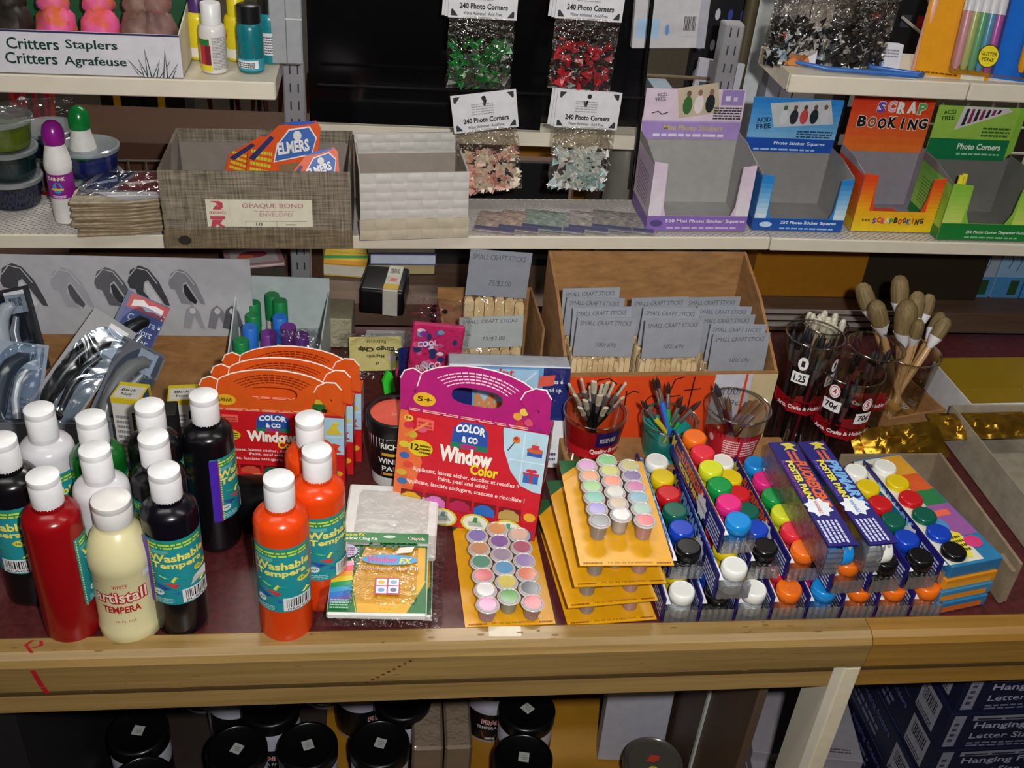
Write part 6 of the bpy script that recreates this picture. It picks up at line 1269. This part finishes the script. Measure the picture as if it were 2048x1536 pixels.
# ---------------------------------------------------------------- beyond the shelves
def bgbox(nme, lab, cat, loc, size, h, rot=0, c2=None, fn=None, grp=None):
    m = MB().box(-size[0]/2, 0, 0, size[0]/2, size[1], size[2], P(h, .45), .0008)
    if fn: fn(m, *size)
    return solo(m, nme, lab, cat, loc, rot, grp)
ZB = .7606
bgbox('brown_carton', 'long brown carton behind the tubs and the wire fence', 'box', (-.285, 1.58, ZB), (.40, .16, .225), '4a3020', 0)
def stripe(m, w, d, h): face(m, w, h).r(.32, .0, .18, 1, 'c8981c'); face(m, w, h).r(.33, .1, .03, .6, '8a6a10')
for k, x in enumerate((-.45, -.375)): bgbox('black_box', ('black box with a yellow stripe behind the tubs, left one', 'black box with a yellow stripe behind the tubs, right one')[k], 'box', (x+.008, 1.86, ZB), (.068, .1, .235), '0e0e10', 0, None, stripe, 'black boxes with yellow stripes')
for k in range(8):
    x = -.585+.010*(k % 5); y = 1.78+.012*(k // 5)
    m = MB().tube([(0, 0, 0), (0, 0, .10), (0, 0, .24)], [.003, .004, .0045], P('c8284a' if k % 3 else 'd84a3a', .3), 8); solo(m, 'pink_pen', 'pink pen in the bundle at the far left behind the tubs', 'pen', (x, y, ZB), (R(3*(k % 3)-3), R(3*(k % 4)-4), 0), 'pink pens')
for k in range(10):
    m = MB().tube([(0, 0, 0), (0, 0, .18), (0, 0, .25)], [.003, .0035, .006], P(('3a1014', '18140f', '4a1c14')[k % 3], .35), 8); solo(m, 'dark_brush', 'dark brush in the row behind the tweed box under the upper shelf', 'brush', (-.27+.016*k, 1.84+.01*(k % 3), ZB), (R(-6), R(6*(k % 3)-6), 0), 'dark brushes behind the tweed box')
bgbox('amber_bottle', 'amber bottle beside the left grey post', 'bottle', (-.135, 1.78, ZB), (.03, .03, .24), '8a3a0c')
# right hand background
def whitepack(m, w, d, h):
    A = face(m, w, h); A.r(.14, .62, .70, .07, '3a3a3c'); A.g(.16, .63, .55, .05, 1, 'c8c8cc', 3); A.g(.08, .35, .8, .24, 6, '9a96a4', 4, .3); A.r(.05, .07, .30, .12, 'a4c4e4'); A.e(.46, .12, .03, .035, '6a9ad0'); A.bc(.66, .08, .20, .14, 5, 'c8c6ca'); A.g(.1, .75, .6, .2, 4, 'b0aeb4', 5, .3); A.r(.88, 0, .12, 1, 'a8a8b4')
bgbox('white_pack', 'white printed pack with a barcode hanging beside the red photo corners', 'pack', (.420, 1.505, 1.186), (.108, .012, .22), 'c4c2c6', (0, R(-3), 0), None, whitepack)
m = MB().tube([(0, 0, 0), (0, 0, .46)], .0032, P('0c0c0e', .25), 8); solo(m, 'black_rod', 'thin black vertical rod in front of the white pack', 'rod', ((0.3894, 1.4700, 1.1312)[0], 1.47, .985), (0, R(-2.5), 0))
for k in range(3): m = MB().tube([(.33, 0, 0), (.545, 0, -.002)], .0026, P('7a6a54', .5), 6); solo(m, 'wooden_rod', ('thin wooden rod above the lilac box, uppermost', 'thin wooden rod above the lilac box, middle', 'thin wooden rod above the lilac box, lowest')[k], 'rod', (0, 1.60+.02*k, 1.118-.007*k), 0, 'thin wooden rods')
m = MB().lathe([(0, 0), (.03, 0), (.03, .25), (.026, .27), (0, .275)], P('8a8880', .3, .3), 28); solo(m, 'grey_canister', 'grey round canister behind the right photo corner header', 'canister', (.405, 1.60, ZB))
def dots(m, w, d, h):
    A = face(m, w, h); rr = random.Random(3)
    for i in range(4):
        for j in range(12): A.e((i+.5)/4, (j+.5)/12, .05, .016, rr.choice(('3a4a9a', 'a82a3a', '2a7a4a', 'c8c8d0', '5a3a8a')), 10); A.h -= .00009
    A.r(.05, .46, .9, .03, 'b0a89a')
bgbox('colour_chart', 'black chart of coloured dots behind the white pack', 'chart', (.565, 1.72, ZB), (.085, .02, .60), '0c0c10', 0, None, dots)
m = MB().tube([(0, 0, 0), (0, 0, .62)], .011, P('6a6248', .35, .5), 14); solo(m, 'brass_pole', 'dull brass pole left of the right post', 'pole', (.588, 1.66, ZB))
bgbox('mirror_sheet', 'bright silver sheet behind the brass pole', 'sheet', (.655, 1.74, ZB), (.10, .004, .62), 'dde4e8', (0, R(-4), 0))
for k, (x, y, c) in enumerate(((.640, 1.62, 'a8a8b4'), (.664, 1.62, 'c0bec4'), (.692, 1.62, 'c8c4c6'))): bgbox('white_board', ('tall white board beside the right post, left one', 'tall white board beside the right post, middle one', 'tall white board with a red tab beside the right post')[k], 'board', (x-.004, y, ZB), (.023 if k < 2 else .04, .03, .56), c, 0, None, (lambda m, w, d, h: face(m, w, h).r(.3, .86, .6, .04, 'c83038')) if k == 2 else None, 'tall white boards')
def lined(m, w, d, h): A = face(m, w, h); A.r(.1, .88, .7, .03, '4a4a58'); A.g(.1, .3, .75, .5, 14, 'a8a8b4', 3, .3)
bgbox('leaflet_stand', 'white lined leaflet leaning beside the slotted post above the lilac box', 'leaflet', (.505, 1.575, ZB), (.075, .01, .385), 'b8b8c0', (R(-4), R(5), 0), None, lined)
for k, (x, c) in enumerate(((.40, '1c1c20'), (.44, '202024'), (.475, '8a9aa8'))): bgbox('dark_binder', ('dark binder behind the lilac display box, left one', 'dark binder behind the lilac display box, right one', 'grey blue binder behind the lilac display box')[k], 'binder', (x, 1.675, ZB), (.034, .11, .30), c, (0, R(1.5), 0), None, None, 'binders behind the lilac box')
def blackgrid(m, w, d, h):
    A = face(m, w, h); rr = random.Random(8)
    for i in range(5):
        for j in range(9): A.r(.05+.19*i, .05+.105*j, .12, .03, rr.choice(('8a1a24', 'c8c8cc', '5a6a2a', '3a3a40'))); A.h -= .00009
bgbox('black_rack', 'black rack with small coloured labels behind the marker packs', 'rack', (.85, 1.66, ZB), (.14, .05, .64), '0f0f12', 0, None, blackgrid)
t = thing('wire_rack', 'white wire rack behind the green display box', 'rack', (1.02, 1.62, ZB)); WW = P('b8b4a8', .4)
for k in range(4): MB().tube([(-.14, 0, .2+.045*k), (.2, 0, .2+.045*k)], .0025, WW, 6).build('wire', t)
for k in range(8): MB().tube([(-.13+.045*k, .005, 0), (-.13+.045*k, .005, .36)], .0025, WW, 6).build('wire', t)
m = MB().tube([(-.20, .0, .46), (-.03, .0, .36)], .0025, WW, 6); m.build('wire', t)
MB().tube([(-.26, .0, .62), (-.10, .0, .40), (-.05, 0, .34)], .0025, WW, 6).build('wire', t)
bgbox('gold_stand', 'low dark stand carrying the gold rolls behind the green display box', 'stand', (.95, 1.54, ZB), (.22, .04, .160), '2a2418')
GT = P('c89a1c', .2, .85, .3, 40, .6)
for k in range(8): m = MB().lathe([(0, 0), (.010, 0), (.011, .05), (.006, .058), (0, .06)], GT, 12); solo(m, 'gold_roll', 'shiny gold roll in the row behind the green display box', 'roll', (.875+.0225*k, 1.56, ZB+.1612), (0, 0, k*.7), 'gold rolls')
# below the middle shelf, right
q = ((0.7561, 1.5331, 0.7606), (-0.0000, 0, 0.0180), 0.2310, 0.0795)
bgbox('mustard_box', 'large mustard coloured box seen under the right shelf', 'box', (q[0][0], q[0][1]+.01, ZB), (q[2], .08, q[3]+.03), '9a6410', (0, 0, 0))
q = ((0.8895, 1.5358, 0.7606), (-0.0000, 0, 0.0333), 0.0283, 0.0830); bgbox('black_box', 'narrow black box between the mustard and white boxes', 'box', (q[0][0]+.004, q[0][1]+.02, ZB), (q[2], .08, q[3]+.03), '0e0e10', (0, 0, 0))
q = ((0.9335, 1.5318, 0.7606), (-0.0000, 0, -0.0322), 0.0552, 0.0850); bgbox('white_box', 'white box with lines of print right of the narrow black box', 'box', (q[0][0], q[0][1]+.02, ZB), (q[2]-.004, .08, q[3]+.03), 'a4a4aa', (0, 0, 0), None, lined)
q = ((1.0008, 1.5304, 0.7606), (-0.0000, 0, -0.0189), 0.0700, 0.0872); bgbox('grey_box', 'grey box under the right shelf between the white and blue ones', 'box', (q[0][0], q[0][1]+.02, ZB), (q[2]-.004, .08, q[3]+.03), '7a7678', (0, 0, 0))
def bluefig(m, w, d, h): A = face(m, w, h); A.r(0, 0, 1, .35, '4a8ac0'); A.l([(.3, .5), (.36, .62), (.28, .75), (.4, .9)], .03, '4a5a6a', 1.5); A.l([(.6, .45), (.66, .6), (.58, .8), (.68, .92)], .03, '4a5a6a', 1.5); A.r(.55, .05, .3, .25, '2a4a2a')
for k in range(3): bgbox('blue_white_box', ('blue and white box under the right shelf, left one', 'blue and white box under the right shelf, middle one', 'blue and white box under the right shelf, at the edge')[k], 'box', (q[0][0]+.062+.058*k, q[0][1]+.022, ZB), (.055, .08, q[3]+.03), ('9aa8b8', '8ab0d0', '2a5ab0')[k], (0, 0, 0), None, bluefig, 'blue and white boxes')
t = thing('metal_rail', 'pair of steel rails behind the carton and cotton swabs', 'rail', (.70, 1.446, ZT+.001))
for k in range(3): MB().box(-.155, .004*k, .006+.010*k, .22, .004*k+.003, .013+.010*k, P('a8a098', .4, .2)).build('strip', t)
bgbox('black_board', 'black board standing behind the wide craft sticks', 'board', (.205, 1.64, ZB), (.24, .01, .19), '0e0e10', 0, None, lambda m, w, d, h: face(m, w, h).r(0, .42, 1, .012, '3a3a3e'))

# below the middle shelf, left of the carton: books, bags, cards
def book(loc, rot, w, d, h, c, lab, fn=None, pages='d8d4c4'):
    t = thing('book', lab, 'book', loc, rot, 'books behind the glue sticks')
    MB().box(-w/2+.002, .001, .0016, w/2-.002, d-.002, h-.0016, P(pages, .7)).build('pages', t)
    m = MB().box(-w/2, 0, h-.0015, w/2, d, h, P(c, .4)); m.box(-w/2, 0, 0, w/2, d, .0015, P(c, .4)); m.box(-w/2, 0, .0015, -w/2+.0015, d, h-.0015, P(c, .4))
    if fn: fn(top(m, w, d, h))
    m.build('cover', t); return t
def wb(A): A.p([(.0, .12), (1, .2), (1, .26), (0, .2)], '1f8a4a'); A.r(.05, .3, .9, .65, 'd0b030'); A.e(.4, .6, .25, .14, 'c86a2a'); A.p([(.2, .4), (.5, .62), (.7, .5), (.4, .36)], 'd8d4c0'); A.p([(.5, .8), (.7, .84), (.7, .9), (.5, .88)], 'e06048'); A.r(0, 0, 1, .1, 'c88a1c')
book((-.082+.03, 1.585, ZB), R(-6), .075, .15, .022, 'cfae2c', 'yellow and green workbook right of the grey post', wb)
def gb(A): A.r(.45, .35, .5, .6, 'b8b094'); A.g(.5, .5, .4, .2, 2, '7a7058', 3); A.t('Memories', .18, .28, .26, .12, 'c8c8cc')
book((.045, 1.595, ZB), R(2), .115, .14, .020, '2a2620', 'brown black album at the bottom of the grey book pile', None, 'b8a878')
book((.047, 1.592, ZB+.0206), R(1), .112, .14, .020, '5a6a98', 'blue book in the middle of the grey book pile', None, 'c8d0e4')
book((.044, 1.592, ZB+.0412), R(3), .115, .14, .016, '55555c', 'grey album with a cream label on top of the pile', gb)
book((-.19, 1.515, ZB), R(10), .10, .06, .05, '16161a', 'black binder behind the glue sticks', None, '3a342c')
book((-.185, 1.512, ZB+.0508), R(14), .09, .06, .006, 'b88a90', 'glossy pink booklet lying on the black binder', lambda A: (A.r(.1, .1, .8, .8, 'c8c0c4'), A.e(.5, .6, .25, .2, 'a84a5a'), A.e(.35, .5, .15, .1, 'e06a4a')))
t = thing('black_case', 'black case with a gold and white band in front of the grey books', 'case', ((0.0100, 1.4878, 0.7600)[0], 1.475, ZT+.001), (0, 0, R(-8)))
MB().box(-.036, 0, 0, .036, .085, .045, P('0e0e10', .35), .006, 3).build('case_body', t); m = MB().box(.002, -.0012, .0, .026, .086, .0462, P('c8c4b8', .4), .001); A = top(m, .024, .087, .0462, .002, -.001); A.bc(.1, .6, .8, .3, 3, 'd0ccc0'); A.r(.1, .36, .8, .16, 'b8b4b4'); A.p([(.3, .38), (.4, .5), (.8, .46), (.7, .38)], 'e0604a'); A.r(0, .05, 1, .2, 'c8a83a'); m.build('band', t)
t = thing('paper_block', 'cream block wrapped in film behind the glue sticks', 'paper', ((-0.0661, 1.4349, 0.7500)[0]-.002, 1.375, ZT+.001), (0, 0, R(-3)))
MB().box(-.034, 0, 0, .034, .06, .050, P('c8c0a8', .6), .001).build('paper', t); MB().box(-.035, -.001, -.0004, .035, .061, .0512, clear('f4f4f0', .08, .06, .5, 60), .002).build('film_wrap', t)
for k in range(5):
    m = MB().box(-.034, 0, 0, .034, .055, .0025, P('bcbcbc', .6)); A = top(m, .068, .055, .0025); A.g(.2, .2, .6, .5, 4, 'a4a4a8', 5, .2) if k == 4 else None
    solo(m, 'white_card', 'white card on top of the small pile under the pink bag' if k == 4 else 'white card inside the small pile under the pink bag', 'card', ((0.0200, 1.4171, 0.7500)[0]+.002*(k % 2), 1.345+.0012*k, ZT+.001+.0027*k), (0, 0, R(2-k)), 'white cards in a small pile')
t = thing('dauber_bag', 'clear bag with a pink printed insert leaning on the small brown box of wide sticks', 'bag', ((0.0711, 1.1820, 0.8749)[0], 1.182, ZT+.002), (R(-3), R(5), 0))
m = MB().box(-.034, -.004, .060, .034, .004, .152, P('c82a68', .35), .002); A = face(m, .066, .088, -.004, -.033, .062); rr = random.Random(12)
for k in range(34): A.e(rr.uniform(.08, .92), rr.uniform(.06, .92), rr.uniform(.04, .09), rr.uniform(.03, .06), rr.choice(('d85a90', '6aa8b8', '8a3aa0', 'e8d8e0', '2a3a6a', 'e86a5a', 'c8c0cc')), 10); A.h -= .00008
A.h += .0004; A.t('COOL', .12, .62, .4, .10, 'd8e8f0', rot=8, b=.03); A.t('BINGO', .15, .2, .5, .12, 'e8d8e0', rot=12, b=.03)
m.build('printed_insert', t); MB().pillow(.086, .188, .012, FILM(), 12, 16, .004, 8).build('film_bag', t); m = MB().lathe([(.0035, -.0005), (.0035, .0005), (0, .0005)], P('0c0c0e', .4), 12); o = m.build('hang_hole', t); o.location = (.004, -.0075, .174); o.rotation_euler = (R(90), 0, 0)
q = ((0.0032, 1.3029, 0.7560), (-1.0821, 0, 0.0488), 0.0772, 0.0577)
t = thing('chip_retriever_card', 'pale yellow printed card upside down in a clear bag', 'card', (q[0][0], q[0][1], q[0][2]), q[1], None); w, h = q[2], q[3]
m = MB().box(-w/2, 0, 0, w/2, .0012, h, P('cfc47e', .5)); A = face(m, w, h); A.t('Magnetic', .66, .48, .34, .12, '4a4428', rot=180, b=.02); A.t('Bingo Chip', .86, .72, .70, .17, '3a341c', rot=180, b=.05); A.t('Retriever', .70, .90, .38, .12, '4a4428', rot=180, b=0); A.e(.52, .2, .03, .05, '5a4a20'); A.e(.9, .34, .03, .06, '3a341c'); A.p([(.70, .34), (.76, .48), (.90, .40), (.84, .24)], 'd8c8d4')
m.build('printed_card', t); b = MB().pillow(w*1.35, h*1.5, .014, FILM(), 12, 12, .004, 15, .004, -.02); b.build('film_bag', t)
q = ((0.0630, 1.2370, 0.7520), (-0.1396, 0, 0.7765), 0.0760, 0.0647)
t = thing('header_card_pack', 'dark blue header card with a barcode beside the tub', 'pack', (q[0][0], q[0][1]+.008, q[0][2]), (R(-8), 0, R(18))); w, h = .056, .078
m = MB().box(-w/2, -.0006, .0, w/2, .0006, h, P('14246e', .4)); A = face(m, w, h, -.0006); A.bc(.22, .2, .42, .36, 4, 'd8d4d4'); A.e(.5, .82, .2, .03, 'b8c0d8'); m.build('header_card', t)
MB().pillow(.07, .07, .02, clear('f4f4f4', .06, .1, .5, 50), 10, 10, .003, 22, .016, 0).build('film_bag', t)
m = MB().prism([(-.008, 0), (.008, .002), (.004, .03), (-.002, .036), (-.010, .02)], -.003, .003, P('3ad838', .35), 'xz'); m.build('green_clip', t).location = (-.042, .004, .010)
MB().tube([(-.03, .012, .006), (-.028, .010, .04), (-.012, .008, .06), (.01, .008, .07)], .0018, P('c83a5a', .4), 6).build('red_cord', t)
m = MB().pillow(.07, .12, .02, clear('f4f4f8', .06, .1, .6, 40), 12, 14, .006, 30); o = solo(m, 'clear_bag', 'empty clear plastic bag drooping over the right side of the glue tray', 'bag', ((-0.0913, 1.3395, 0.7500)[0]-.004, 1.20, ZT+.003), (R(-14), R(-8), R(-10)))

# ---------------------------------------------------------------- end
bpy.context.view_layer.update()
